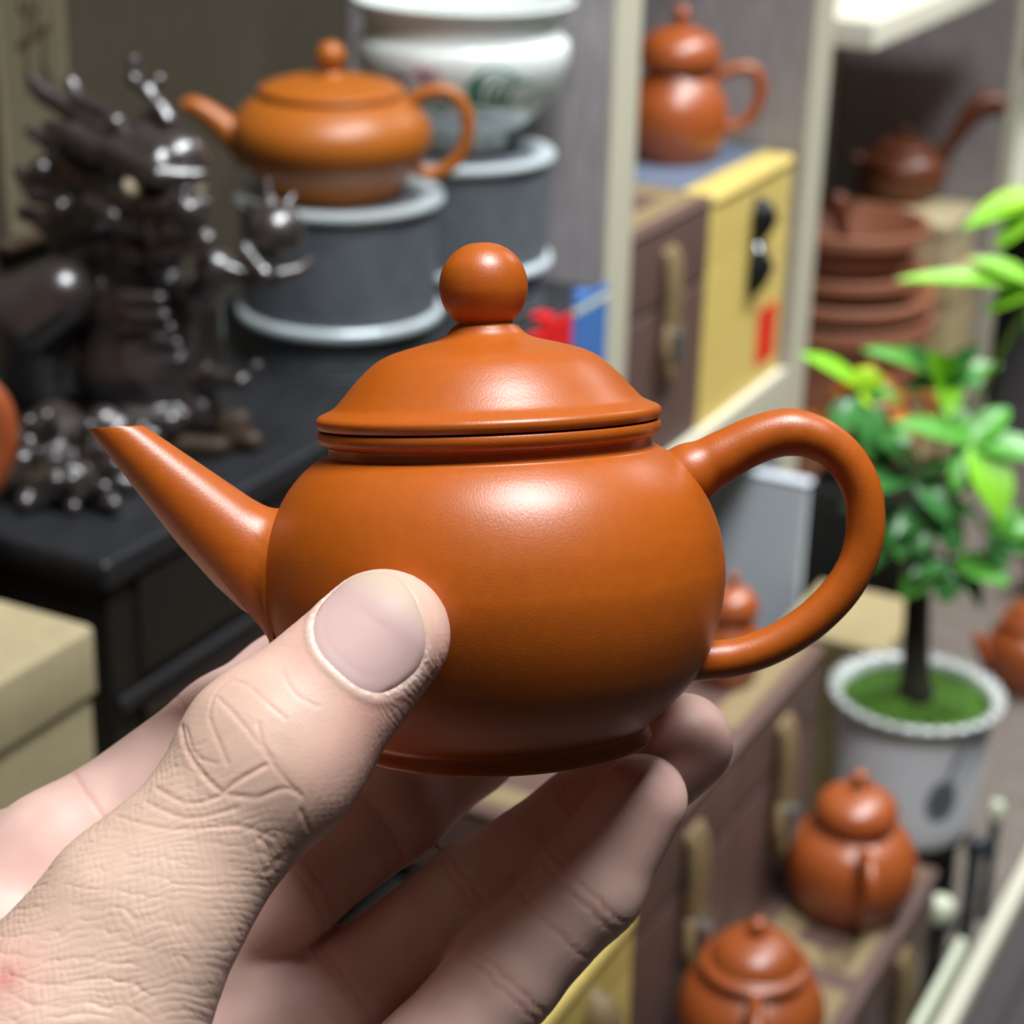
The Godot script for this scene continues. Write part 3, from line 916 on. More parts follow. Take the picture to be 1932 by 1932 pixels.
# Splits every triangle for which pick(centre) holds into four.
func refine(v: PackedVector3Array, idx: PackedInt32Array, pick: Callable) -> Array:
	var out := PackedInt32Array()
	var mid := {}
	for t in range(0, idx.size(), 3):
		var a := idx[t]
		var b := idx[t + 1]
		var c := idx[t + 2]
		if not pick.call((v[a] + v[b] + v[c]) / 3.0):
			out.append_array(PackedInt32Array([a, b, c]))
			continue
		var m := [0, 0, 0]
		var pr := [[a, b], [b, c], [c, a]]
		for k in 3:
			var key := Vector2i(mini(pr[k][0], pr[k][1]), maxi(pr[k][0], pr[k][1]))
			if not mid.has(key):
				mid[key] = v.size()
				v.append((v[key.x] + v[key.y]) / 2.0)
			m[k] = mid[key]
		out.append_array(PackedInt32Array([a, m[0], m[2], m[0], b, m[1], m[2], m[1], c, m[0], m[1], m[2]]))
	return [v, out]


func relax(v: PackedVector3Array, idx: PackedInt32Array, times := 1, amount := 0.5) -> PackedVector3Array:
	for k in times:
		var s := PackedVector3Array()
		s.resize(v.size())
		var n := PackedInt32Array()
		n.resize(v.size())
		for t in range(0, idx.size(), 3):
			for e in 3:
				var a := idx[t + e]
				s[a] += v[idx[t + (e + 1) % 3]] + v[idx[t + (e + 2) % 3]]
				n[a] += 2
		for i in v.size():
			if n[i]:
				v[i] = v[i].lerp(s[i] / n[i], amount)
	return v


# ---------------------------------------------------------------- materials
func noise_tex(freq: float, size := 512, kind := FastNoiseLite.TYPE_SIMPLEX_SMOOTH, octaves := 4, seed_ := 1, normal := 0.0, ramp: Gradient = null) -> NoiseTexture2D:
	var n := FastNoiseLite.new()
	n.seed = seed_
	n.noise_type = kind
	n.frequency = freq
	n.fractal_octaves = octaves
	if kind == FastNoiseLite.TYPE_CELLULAR:
		n.cellular_return_type = FastNoiseLite.RETURN_DISTANCE2_SUB
	var t := NoiseTexture2D.new()
	t.width = size
	t.height = size
	t.seamless = true
	t.noise = n
	if normal > 0.0:
		t.as_normal_map = true
		t.bump_strength = normal
	if ramp:
		t.color_ramp = ramp
	return t


func ramp2(a: Color, b: Color, c = null) -> Gradient:
	var g := Gradient.new()
	g.offsets = PackedFloat32Array([0.0, 1.0]) if c == null else PackedFloat32Array([0.0, 0.5, 1.0])
	g.colors = PackedColorArray([a, b]) if c == null else PackedColorArray([a, b, c])
	return g


func mat(color: Color, rough := 0.6, metal := 0.0, spec := 0.5) -> StandardMaterial3D:
	var m := StandardMaterial3D.new()
	m.albedo_color = color
	m.roughness = rough
	m.metallic = metal
	m.metallic_specular = spec
	return m


# Own-axes triplanar colour texture.
func grain(m: StandardMaterial3D, t: Texture2D, scale: Vector3, world := false) -> StandardMaterial3D:
	m.albedo_texture = t
	m.uv1_triplanar = true
	m.uv1_world_triplanar = world
	m.uv1_scale = scale
	return m


func relief(m: StandardMaterial3D, t: Texture2D, strength: float, scale = null) -> StandardMaterial3D:
	m.normal_enabled = true
	m.normal_texture = t
	m.normal_scale = strength
	m.uv1_triplanar = true
	if scale != null:
		m.uv1_scale = scale
	return m


# ---------------------------------------------------------------- shared materials
func make_materials() -> void:
	var fine := noise_tex(0.06, 512, FastNoiseLite.TYPE_SIMPLEX_SMOOTH, 3, 7, 2.0)
	var mott := noise_tex(0.02, 256, FastNoiseLite.TYPE_SIMPLEX_SMOOTH, 4, 3, 0.0, ramp2(Color(0.93, 0.93, 0.93), Color(1, 1, 1)))
	# the held pot: polished cinnabar clay with a fine skin
	M.pot = relief(grain(mat(Color(0.695, 0.335, 0.05), 0.39, 0.0, 0.55), mott, Vector3(30, 30, 30)), fine, 0.30, Vector3(60, 60, 60))
	M.clay = relief(grain(mat(Color(0.62, 0.305, 0.125), 0.36, 0.0, 0.6), mott, Vector3(20, 20, 20)), fine, 0.15, Vector3(40, 40, 40))
	M.clay_gold = relief(grain(mat(Color(0.68, 0.375, 0.10), 0.42), mott, Vector3(20, 20, 20)), fine, 0.15, Vector3(40, 40, 40))
	M.clay_red = relief(grain(mat(Color(0.66, 0.33, 0.18), 0.42), mott, Vector3(20, 20, 20)), fine, 0.15, Vector3(40, 40, 40))
	M.clay_brown = relief(grain(mat(Color(0.46, 0.25, 0.15), 0.36), mott, Vector3(20, 20, 20)), fine, 0.15, Vector3(40, 40, 40))
	M.terracotta = grain(mat(Color(0.57, 0.355, 0.25), 0.55), mott, Vector3(20, 20, 20))
	M.ebony = relief(mat(Color(0.20, 0.165, 0.16), 0.36, 0.0, 0.8), noise_tex(0.05, 256, FastNoiseLite.TYPE_SIMPLEX_SMOOTH, 4, 5, 3.0), 0.25, Vector3(40, 40, 40))
	M.ebony.clearcoat_enabled = true
	M.ebony.clearcoat = 1.0
	M.ebony.clearcoat_roughness = 0.22
	M.eye = mat(Color(0.85, 0.80, 0.68), 0.3)
	M.stand_wood = grain(mat(Color(0.34, 0.26, 0.19), 0.5), noise_tex(0.02, 256, FastNoiseLite.TYPE_SIMPLEX_SMOOTH, 3, 9, 0.0, ramp2(Color(0.6, 0.6, 0.6), Color(1, 1, 1))), Vector3(10, 60, 10))
	var lacq := noise_tex(0.03, 256, FastNoiseLite.TYPE_SIMPLEX_SMOOTH, 4, 21, 0.0, ramp2(Color(0.65, 0.65, 0.65), Color(1, 1, 1)))
	M.lacquer = grain(mat(Color(0.155, 0.16, 0.175), 0.5), lacq, Vector3(30, 30, 3))
	M.lacquer_side = grain(mat(Color(0.12, 0.095, 0.075), 0.55), lacq, Vector3(10, 30, 10))
	M.drawer = grain(mat(Color(0.17, 0.10, 0.065), 0.5), lacq, Vector3(4, 50, 4))
	var scuff := noise_tex(0.025, 256, FastNoiseLite.TYPE_SIMPLEX_SMOOTH, 5, 12, 0.0, ramp2(Color(0.80, 0.81, 0.83), Color(1, 1, 1)))
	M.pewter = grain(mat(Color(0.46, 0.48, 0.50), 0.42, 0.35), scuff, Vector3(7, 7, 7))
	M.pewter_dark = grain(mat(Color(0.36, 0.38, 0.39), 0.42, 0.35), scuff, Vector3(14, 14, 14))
	M.pewter_rim = mat(Color(0.80, 0.84, 0.85), 0.30, 0.35)
	M.back = grain(mat(Color(0.295, 0.262, 0.20), 0.8), noise_tex(0.05, 256, FastNoiseLite.TYPE_SIMPLEX_SMOOTH, 3, 31, 0.0, ramp2(Color(0.9, 0.9, 0.9), Color(1, 1, 1))), Vector3(20, 3, 20))
	var streak := noise_tex(0.05, 512, FastNoiseLite.TYPE_SIMPLEX_SMOOTH, 4, 14, 0.0, ramp2(Color(0.66, 0.65, 0.65), Color(0.88, 0.875, 0.875), Color(1, 1, 1)))
	M.grey_wood = grain(mat(Color(0.70, 0.675, 0.675), 0.6), streak, Vector3(22, 0.8, 22))
	M.beige_edge = mat(Color(0.715, 0.695, 0.61), 0.55)
	M.beige_board = mat(Color(0.84, 0.82, 0.74), 0.55)
	M.dark_gap = mat(Color(0.10, 0.09, 0.08), 0.8)
	M.counter = grain(mat(Color(0.50, 0.46, 0.42), 0.6), streak, Vector3(12, 12, 1))
	M.rail = mat(Color(0.80, 0.79, 0.71), 0.4)
	var leather := noise_tex(0.12, 256, FastNoiseLite.TYPE_CELLULAR, 2, 4, 1.5)
	M.brown_box = relief(mat(Color(0.375, 0.285, 0.255), 0.5), leather, 0.25, Vector3(30, 30, 30))
	M.brown_seam = mat(Color(0.20, 0.15, 0.13), 0.7)
	var brocade := noise_tex(0.09, 256, FastNoiseLite.TYPE_CELLULAR, 2, 8, 0.0, ramp2(Color(0.36, 0.30, 0.25), Color(0.66, 0.58, 0.40), Color(0.74, 0.68, 0.46)))
	M.gold_trim = grain(mat(Color(1, 1, 1), 0.55), brocade, Vector3(45, 45, 45))
	M.strap = grain(mat(Color(0.93, 0.90, 0.86), 0.6), brocade, Vector3(45, 45, 45))
	M.silver = mat(Color(0.66, 0.68, 0.68), 0.28, 0.85)
	M.bronze = mat(Color(0.17, 0.185, 0.20), 0.32, 0.7)
	var silk := noise_tex(0.03, 256, FastNoiseLite.TYPE_SIMPLEX_SMOOTH, 4, 6, 0.0, ramp2(Color(0.88, 0.87, 0.82), Color(1, 1, 1)))
	M.yellow_silk = grain(mat(Color(0.86, 0.76, 0.44), 0.5), silk, Vector3(14, 14, 14))
	M.blue_cloth = mat(Color(0.37, 0.41, 0.48), 0.6)
	M.blue_pack = mat(Color(0.25, 0.42, 0.66), 0.5)
	M.red_pack = mat(Color(0.80, 0.07, 0.09), 0.5)
	M.red_label = mat(Color(0.84, 0.18, 0.06), 0.6)
	M.card = grain(mat(Color(0.70, 0.63, 0.46), 0.75), mott, Vector3(12, 12, 12))
	M.card_light = grain(mat(Color(0.74, 0.68, 0.53), 0.7), mott, Vector3(12, 12, 12))
	M.white_card = mat(Color(0.78, 0.81, 0.84), 0.7)
	M.porcelain = mat(Color(0.86, 0.88, 0.86), 0.16)
	M.stone = grain(mat(Color(0.74, 0.74, 0.75), 0.45), noise_tex(0.02, 256, FastNoiseLite.TYPE_SIMPLEX_SMOOTH, 4, 44, 0.0, ramp2(Color(0.8, 0.8, 0.8), Color(1, 1, 1))), Vector3(10, 10, 10))
	M.moss = relief(grain(mat(Color(0.36, 0.56, 0.10), 0.95), noise_tex(0.06, 256, FastNoiseLite.TYPE_SIMPLEX_SMOOTH, 4, 51, 0.0, ramp2(Color(0.3, 0.35, 0.25), Color(1, 1, 0.9))), Vector3(12, 12, 12)), noise_tex(0.1, 256, FastNoiseLite.TYPE_SIMPLEX_SMOOTH, 4, 52, 6.0), 0.9)
	M.trunk = grain(mat(Color(0.20, 0.17, 0.10), 0.85), noise_tex(0.04, 256, FastNoiseLite.TYPE_SIMPLEX_SMOOTH, 4, 61, 0.0, ramp2(Color(0.5, 0.5, 0.5), Color(1, 1, 1))), Vector3(40, 10, 40))
	M.stem = mat(Color(0.34, 0.45, 0.12), 0.6)
	for k in 4:
		var lm := mat([Color(0.52, 0.78, 0.16), Color(0.34, 0.62, 0.22), Color(0.26, 0.50, 0.24), Color(0.66, 0.82, 0.12)][k], [0.45, 0.35, 0.3, 0.5][k])
		lm.backlight_enabled = true
		lm.backlight = [Color(0.35, 0.55, 0.08), Color(0.15, 0.3, 0.06), Color(0.08, 0.18, 0.05), Color(0.4, 0.5, 0.05)][k]
		M["leaf%d" % k] = lm
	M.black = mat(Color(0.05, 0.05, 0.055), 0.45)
	M.slate = mat(Color(0.16, 0.19, 0.215), 0.5)
	M.pale = mat(Color(0.80, 0.82, 0.72), 0.5)
	M.paper = grain(mat(Color(0.50, 0.46, 0.36), 0.9), mott, Vector3(10, 10, 10))
	M.room_wall = mat(Color(0.38, 0.36, 0.34), 0.9)
	M.ceiling = mat(Color(0.80, 0.80, 0.78), 0.9)
	M.floor = grain(mat(Color(0.42, 0.40, 0.38), 0.5), streak, Vector3(6, 6, 0.6))
	M.lamp = mat(Color(1, 1, 1), 0.5)
	M.lamp.emission_enabled = true
	M.lamp.emission = Color(0.97, 0.985, 1.0)
	M.lamp.emission_energy_multiplier = 2.0
	M.lamp_frame = mat(Color(0.85, 0.85, 0.85), 0.4)


# ---------------------------------------------------------------- setting
func build_room() -> void:
	var T := 0.1
	var x0 := -0.72
	var x1 := 2.1
	var z0 := -4.2
	var z1 := 1.8
	var h := 2.6
	tag(span_box("floor", Vector3(x0 - T, -T, z0 - T), Vector3(x1 + T, 0, z1 + T), M.floor, self, 0.0005), "grey plank floor of the shop aisle", "floor", "", "structure")
	tag(span_box("ceiling", Vector3(x0 - T, h, z0 - T), Vector3(x1 + T, h + T, z1 + T), M.ceiling, self, 0.0005), "plain white ceiling above the aisle", "ceiling", "", "structure")
	tag(span_box("wall_left", Vector3(x0 - T, 0, z0), Vector3(x0, h, z1), M.room_wall, self, 0.0005), "wall that the display shelf stands against", "wall", "", "structure")
	tag(span_box("wall_right", Vector3(x1, 0, z0), Vector3(x1 + T, h, z1), M.room_wall, self, 0.0005), "pale wall across the aisle from the shelf", "wall", "", "structure")
	tag(span_box("wall_back", Vector3(x0 - T, 0, z0 - T), Vector3(x1 + T, h, z0), M.room_wall, self, 0.0005), "pale wall at the far end of the aisle", "wall", "", "structure")
	tag(span_box("wall_front", Vector3(x0 - T, 0, z1), Vector3(x1 + T, h, z1 + T), M.room_wall, self, 0.0005), "pale wall behind the photographer", "wall", "", "structure")


func ceiling_lamp(at: Vector3, energy: float, label: String) -> void:
	var t := thing("ceiling_lamp", label, "lamp", at, 0, "square panels in the ceiling")
	obj("lamp_frame", rbox(Vector3(LAMP + 0.04, 0.03, LAMP + 0.04), 0.004), M.lamp_frame, t, Vector3(0, -0.03, 0))
	obj("lamp_panel", rbox(Vector3(LAMP, 0.006, LAMP), 0.001), M.lamp, t, Vector3(0, -0.0345, 0))
	var l := AreaLight3D.new()
	l.name = "lamp_light"
	l.area_size = Vector2(LAMP, LAMP)
	l.light_energy = energy
	l.light_color = Color(0.97, 0.985, 1.0)
	l.area_range = 8.0
	l.area_attenuation = 2.0
	l.shadow_enabled = true
	l.position = Vector3(0, -0.038, 0)
	l.rotation_degrees.x = -90
	t.add_child(l)


# Added spotlight brightening the shelf: bracket, can and glowing lens, aimed at a point.
func added_spot(at: Vector3, aim: Vector3, energy: float, half: float, label: String) -> void:
	var t := thing("added_spotlight", label, "lamp", at, 0, "added spotlights aimed at the shelf")
	var d := (aim - at).normalized()
	obj("bracket", tube([Vector3(0, 0.05, 0), Vector3(0, 0.0, 0)], 0.008, 12, false), M.lamp_frame, t)
	obj("can", tube([-d * 0.05, d * 0.05], 0.04, 28, false), M.lamp_frame, t)
	obj("lens", tube([d * 0.0502, d * 0.054], 0.034, 28, false), M.lamp, t)
	var l := SpotLight3D.new()
	l.name = "spot_light"
	l.light_energy = energy
	l.light_color = Color(0.97, 0.985, 1.0)
	l.spot_range = 8.0
	l.spot_attenuation = 2.0
	l.spot_angle = half
	l.spot_angle_attenuation = 0.6
	l.light_size = 0.034
	l.shadow_enabled = true
	t.add_child(l)
	l.position = d * 0.06
	l.basis = Basis.looking_at(d, Vector3(0, 0, -1))


# The display shelf along the wall: upright panels with beige edges, boards and a dark back.
const X0 := -0.464        # plane of the shelf's front
const XB := -0.64         # its back


func build_shelf() -> void:
	var t := thing("display_shelf", "tall grey wood display shelf with beige front edges holding the teaware", "shelf")
	span_box("back_panel", Vector3(XB - 0.018, 0.0, -3.2), Vector3(XB, 2.2, 0.9), M.back, t, 0.0005)
	for z in [[-1.057, -1.023], [-1.405, -1.365], [-2.02, -1.975], [-2.9, -2.865], [0.62, 0.655]]:
		var p := span_box("side_panel", Vector3(XB, 0.0, z[0]), Vector3(X0 - 0.002, 2.2, z[1]), M.grey_wood, t, 0.0008)
		obj("edge_strip", rbox(Vector3(0.004, 2.2, z[1] - z[0] + 0.0006), 0.001), M.beige_edge, p, Vector3((X0 - XB) / 2.0, 0, 0))
	# boards: [bottom, top, z from, z to, material]
	for b in [[0.94, 0.983, -1.023, 0.62], [0.94, 0.983, -1.365, -1.057], [0.62, 0.65, -1.975, -1.405], [1.62, 1.66, -1.023, 0.62], [1.50, 1.54, -1.365, -1.057], [1.5, 1.54, -1.975, -1.405], [0.94, 0.98, -2.865, -2.02]]:
		var p := span_box("shelf_board", Vector3(XB, b[0], b[2]), Vector3(X0 - 0.002, b[1], b[3]), M.beige_board, t, 0.001)
		obj("edge_strip", rbox(Vector3(0.004, b[1] - b[0] + 0.0004, absf(b[3] - b[2])), 0.001), M.beige_edge, p, Vector3((X0 - XB) / 2.0, 0, 0))
	span_box("shelf_board", Vector3(XB, 1.2015, -1.86), Vector3(X0, 1.224, -1.507), M.beige_board, t, 0.0015)


func build_counter() -> void:
	var t := thing("counter", "low grey wood counter before the shelf with a pale raised rail", "counter")
	span_box("counter_top", Vector3(X0 + 0.001, 0.62, -3.1), Vector3(-0.2168, 0.65, 0.8), M.counter, t, 0.002)
	span_box("front_panel", Vector3(-0.245, 0.0, -3.1), Vector3(-0.226, 0.62, 0.8), M.grey_wood, t, 0.001)
	span_box("lip", Vector3(-0.2165, 0.60, -3.1), Vector3(-0.2055, 0.680, 0.8), M.grey_wood, t, 0.001)
	span_box("rail", Vector3(-0.2175, 0.680, -3.1), Vector3(-0.2045, 0.703, 0.8), M.rail, t, 0.003)


# ---------------------------------------------------------------- gift boxes
# Brown leatherette box, latch face towards +x; at = base centre.
func brown_box(label: String, at: Vector3, size: Vector3, group: String) -> Node3D:
	var t := thing("gift_box", label, "gift box", at, 0, group)
	var seam := size.y * 0.66
	obj("body", rbox(Vector3(size.x, seam - 0.001, size.z), 0.0025), M.brown_box, t)
	obj("seam", rbox(Vector3(size.x - 0.004, 0.003, size.z - 0.004), 0.0005), M.brown_seam, t, Vector3(0, seam - 0.0015, 0))
	var lid := obj("lid", rbox(Vector3(size.x + 0.001, size.y - seam - 0.006, size.z + 0.001), 0.0025), M.brown_box, t, Vector3(0, seam + 0.001, 0))
	obj("lid_panel", rbox(Vector3(size.x + 0.003, 0.005, size.z + 0.003), 0.002), M.brown_box, lid, Vector3(0, size.y - seam - 0.006, 0))
	var top := size.y - seam - 0.0011
	var w := 0.017
	var ins := 0.007
	for s in [-1, 1]:
		obj("gold_trim", rbox(Vector3(w, 0.0006, size.z - ins * 2), 0.0002), M.gold_trim, lid, Vector3(s * (size.x / 2 - ins - w / 2), top, 0))
		obj("gold_trim", rbox(Vector3(size.x - ins * 2 - w * 2, 0.0006, w), 0.0002), M.gold_trim, lid, Vector3(0, top, s * (size.z / 2 - ins - w / 2)))
	# strap over the seam with a looped end and a metal peg
	var f := size.x / 2
	var y1 := size.y - 0.021
	var y0 := y1 - 0.05
	var st := obj("strap", _strap(f, y0, y1), M.strap, t)
	obj("clasp_loop", tube([Vector3(f + 0.006, y0, -0.008), Vector3(f + 0.008, y0 - 0.012, -0.013), Vector3(f + 0.007, y0 - 0.026, -0.009), Vector3(f + 0.005, y0 - 0.036, 0.0), Vector3(f + 0.007, y0 - 0.026, 0.009), Vector3(f + 0.008, y0 - 0.012, 0.013), Vector3(f + 0.006, y0, 0.008)], 0.0032, 10), M.strap, st)
	obj("peg", tube([Vector3(f, y0 - 0.006, 0), Vector3(f + 0.012, y0 - 0.004, 0), Vector3(f + 0.013, y0 - 0.022, 0.001)], [0.003, 0.0045, 0.0025], 10), M.silver, t)
	return t


func _strap(f: float, y0: float, y1: float) -> ArrayMesh:
	var st := SurfaceTool.new()
	st.begin(Mesh.PRIMITIVE_TRIANGLES)
	for s in [-1, 1]:
		st.append_from(tube([Vector3(f, y1, s * 0.0055), Vector3(f + 0.004, y1 - 0.004, s * 0.0055), Vector3(f + 0.006, (y0 + y1) / 2, s * 0.0055), Vector3(f + 0.005, y0 - 0.004, s * 0.0058)], [0.003, 0.0042, 0.0042, 0.0038], 10), 0, Transform3D.IDENTITY)
	st.append_from(rbox(Vector3(0.005, 0.009, 0.021), 0.002), 0, Transform3D(Basis.IDENTITY, Vector3(f + 0.002, y1 - 0.006, 0)))
	return st.commit()


func yellow_box(label: String, at: Vector3, size: Vector3, red: bool) -> Node3D:
	var t := thing("silk_box", label, "gift box", at, 0, "boxes covered in yellow silk")
	var seam := size.y * 0.69
	obj("body", rbox(Vector3(size.x, seam, size.z), 0.0008), M.yellow_silk, t)
	var lid := obj("lid", rbox(Vector3(size.x, size.y - seam, size.z), 0.0012), M.yellow_silk, t, Vector3(0, seam, 0))
	obj("piping", tube([Vector3(size.x / 2 - 0.002, size.y - 0.004, -size.z / 2 + 0.006), Vector3(size.x / 2 - 0.002, size.y - 0.004, size.z / 2 - 0.006)], 0.0042, 12), M.yellow_silk, t)
	var f := size.x / 2
	# dark metal toggle: a leaf-shaped hasp over a drop-shaped peg
	var zc := -0.006
	obj("hasp", tube([Vector3(f, size.y - 0.020, zc), Vector3(f + 0.004, size.y - 0.024, zc), Vector3(f + 0.006, size.y - 0.032, zc), Vector3(f + 0.005, size.y - 0.042, zc + 0.002), Vector3(f + 0.002, size.y - 0.048, zc + 0.003)], [0.004, 0.0085, 0.0105, 0.007, 0.004], 12), M.bronze, t)
	obj("ring", tube([Vector3(f + 0.003, size.y - 0.047, zc + 0.001), Vector3(f + 0.006, size.y - 0.053, zc - 0.005), Vector3(f + 0.007, size.y - 0.060, zc), Vector3(f + 0.006, size.y - 0.053, zc + 0.006), Vector3(f + 0.003, size.y - 0.048, zc + 0.003)], 0.0028, 10), M.silver, t)
	obj("peg", tube([Vector3(f + 0.004, size.y - 0.058, zc), Vector3(f + 0.006, size.y - 0.066, zc), Vector3(f + 0.004, size.y - 0.078, zc + 0.002), Vector3(f + 0.002, size.y - 0.088, zc + 0.002)], [0.007, 0.0105, 0.008, 0.002], 12), M.bronze, t)
	if red:
		obj("red_label", rbox(Vector3(0.0006, 0.043, 0.040), 0.0001), M.red_label, t, Vector3(f + 0.0001, 0.015, -0.046))
	return t


func card_box(label: String, at: Vector3, size: Vector3, m: Material, lip := 0.028) -> Node3D:
	var t := thing("card_box", label, "box", at)
	obj("body", rbox(Vector3(size.x - 0.004, size.y - lip + 0.002, size.z - 0.004), 0.0015), m, t)
	obj("lid", rbox(Vector3(size.x, lip, size.z), 0.0025), m, t, Vector3(0, size.y - lip, 0))
	return t


# ---------------------------------------------------------------- teapots
func V(x: float, y: float, z := 0.0) -> Vector3:
	return Vector3(x, y, z) * MM


func P(list: Array) -> Array:
	var o := []
	for k in range(0, list.size(), 2):
		o.append(Vector2(list[k], list[k + 1]) * MM)
	return o


# A small pot: body and lid profiles in millimetres, knob ball, spout and handle paths in the x-y plane.
func small_pot(called: String, label: String, at: Vector3, yaw: float, m: Material, s: Dictionary, group := "") -> Node3D:
	var t := thing(called, label, "teapot", at, yaw, group)
	obj("body", lathe(spline2(P(s.body), 5), 56), m, t)
	var lid := obj("lid", lathe(spline2(P(s.lid), 5), 56), m, t)
	var k: Array = s.knob                      # centre height, radius, stem radius, stem foot
	obj("knob", lathe(spline2(P([0.01, k[0] + k[1], k[1] * 0.55, k[0] + k[1] * 0.83, k[1] * 0.93, k[0] + k[1] * 0.35, k[1] * 0.97, k[0] - k[1] * 0.2, k[1] * 0.75, k[0] - k[1] * 0.68, k[2], k[0] - k[1] * 0.98, k[2] * 1.7, k[3]]), 4), 32), m, lid)
	if s.has("spout"):
		var p := []
		for q in s.spout:
			p.append(V(q[0], q[1]))
		var sp := spline3(p, 5)
		var rr := []
		for i in sp.size():
			var u: float = float(i) / (sp.size() - 1) * (s.spout.size() - 1)
			var a := mini(int(u), s.spout.size() - 2)
			rr.append(lerpf(s.spout[a][2], s.spout[a + 1][2], u - a) * MM)
		obj("spout", tube(sp, rr, 20, false), m, t)
	if s.has("handle"):
		var p := []
		for q in s.handle:
			p.append(V(q[0], q[1]))
		obj("handle", tube(spline3(p, 6), s.handle_r * MM, 18), m, t)
	return t


const GOURD := {
	"body": [0.01, 1.5, 24, 1.5, 24.5, 0, 27.5, 0, 29, 2, 32.5, 10, 35.6, 20, 36.6, 30, 35, 40, 31, 48.5, 26.5, 55, 23.5, 59, 22, 61.5, 21.5, 63],
	"lid": [21.8, 62.5, 25, 63.6, 28.4, 67.5, 29, 72.5, 27.2, 79.5, 22, 86, 13.5, 90.5, 6, 92.6, 0.01, 93],
	"knob": [100.5, 6.2, 3.4, 92.4],
	"spout": [[-32, 38, 7.5], [-40, 44, 6], [-47, 52, 4.6], [-50, 57, 4]],
	"handle": [[22, 55], [34, 62], [46, 65], [55, 60], [58, 48], [54, 34], [46, 26], [35, 22]], "handle_r": 4.3,
}
const SQUAT := {
	"body": [0.01, 1.5, 25, 1.5, 25.5, 0, 29, 0, 31, 2.5, 35, 10, 37.8, 20, 38.4, 29, 36.6, 39, 31.5, 48, 25, 53, 21, 55, 19.5, 56.5, 19.5, 58],
	"lid": [20, 57.5, 22.6, 58.4, 24.2, 61.5, 24.2, 65, 22, 70.5, 17.5, 74.5, 11.5, 77.2, 5.5, 78.6, 0.01, 79],
	"knob": [85.5, 5.2, 3.2, 78],
	"spout": [[-30, 16, 9], [-39, 26, 7.8], [-45, 37, 6], [-48, 46, 4.6]],
	"handle": [[22, 46], [34, 54], [46, 57], [55, 52], [58, 42], [54, 30], [46, 22], [35, 18]], "handle_r": 4.3,
}
const DOME := {
	"body": [0.01, 1.5, 24, 1.5, 24.5, 0, 27, 0, 29, 3, 34, 14, 37.5, 27, 37.8, 38, 34.5, 48, 28, 55, 24, 57.5, 23.5, 59.5, 25, 60.5],
	"lid": [25, 60.6, 27.8, 61.4, 28.2, 63.2, 26.5, 65, 23.5, 66.5, 22.5, 69.5, 18.5, 75, 11, 79, 5, 80.6, 0.01, 81],
	"knob": [85, 5.2, 3.2, 80],
	"spout": [[-30, 20, 9], [-39, 30, 7.8], [-45, 40, 6], [-48, 48, 4.6]],
	"handle": [[22, 55], [34, 62], [46, 63], [54, 57], [56, 46], [52, 33], [44, 26], [34, 22]], "handle_r": 4.3,
}


func build_flat_pot() -> void:
	small_pot("teapot", "flat amber teapot with a wide disc lid standing on the nearer pewter canister", FLAT_AT, 27, M.clay_gold, {
		"body": [0.01, 2, 32, 2, 32.5, 0, 35, 0, 36.2, 2, 36, 4, 38.5, 7, 44, 13, 49, 21, 51.3, 28, 50.3, 35.5, 46, 42, 40.5, 46.5, 37, 48.5, 36, 49.5],
		"lid": [35.5, 49.2, 36.8, 49.6, 37.2, 51.4, 36.4, 52.8, 31, 55, 22, 57, 12, 58.2, 6, 58.6, 0.01, 58.8],
		"knob": [68.5, 7.6, 4.6, 58.2],
		"spout": [[-40, 19, 11.5], [-49, 26, 8.3], [-59, 34.5, 6.4], [-67, 40, 5.4], [-72, 42, 4.4], [-76, 41, 3.2]],
		"handle": [[36, 43], [44, 49], [53, 52.5], [62, 51], [68.5, 43], [70, 33], [67, 21], [60, 13.5], [52, 10], [44, 12]], "handle_r": 3.5}).scale = Vector3(0.97, 0.98, 0.97)


# ---------------------------------------------------------------- canisters, bowl
func canister(label: String, at: Vector3) -> void:
	var t := thing("canister", label, "canister", at, 0, "round pewter tea canisters")
	obj("body", lathe(P([0.01, 24, 50, 24, 50.2, 26, 50.2, 80, 50, 82, 0.01, 82]), 72), M.pewter, t)
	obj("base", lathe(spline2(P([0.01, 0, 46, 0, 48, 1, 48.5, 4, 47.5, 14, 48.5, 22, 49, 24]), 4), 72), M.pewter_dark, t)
	obj("base_ring", lathe(spline2(P([49.5, 20.5, 52.6, 21.2, 53.6, 23.8, 52.6, 26.4, 49.5, 27]), 4), 72), M.pewter_rim, t)
	var rim := obj("lid", lathe(P([0.01, 83.5, 43, 83.5, 44.5, 85.2, 50, 86, 53, 85.2, 53.6, 83.4, 52.8, 81.4, 50, 80.4]), 72), M.pewter_rim, t)
	obj("lid_disc", lathe(P([0.01, 84.6, 40, 84.6, 42, 83.6]), 48), M.pewter, rim)


func paint_dot(im: Image, x: float, y: float, r: float, c: Color) -> void:
	for j in range(int(y - r) - 1, int(y + r) + 2):
		for i in range(int(x - r) - 1, int(x + r) + 2):
			if i < 0 or j < 0 or i >= im.get_width() or j >= im.get_height():
				continue
			var d := Vector2(i - x, j - y).length()
			var a := clampf(r - d + 0.5, 0.0, 1.0) * c.a
			if a > 0.0:
				im.set_pixel(i, j, im.get_pixel(i, j).lerp(Color(c, 1.0), a))


func paint_stroke(im: Image, pts: Array, r0: float, r1: float, c: Color) -> void:
	var s := spline2(pts, 14)
	for k in s.size():
		paint_dot(im, s[k].x, s[k].y, lerpf(r0, r1, float(k) / s.size()), c)


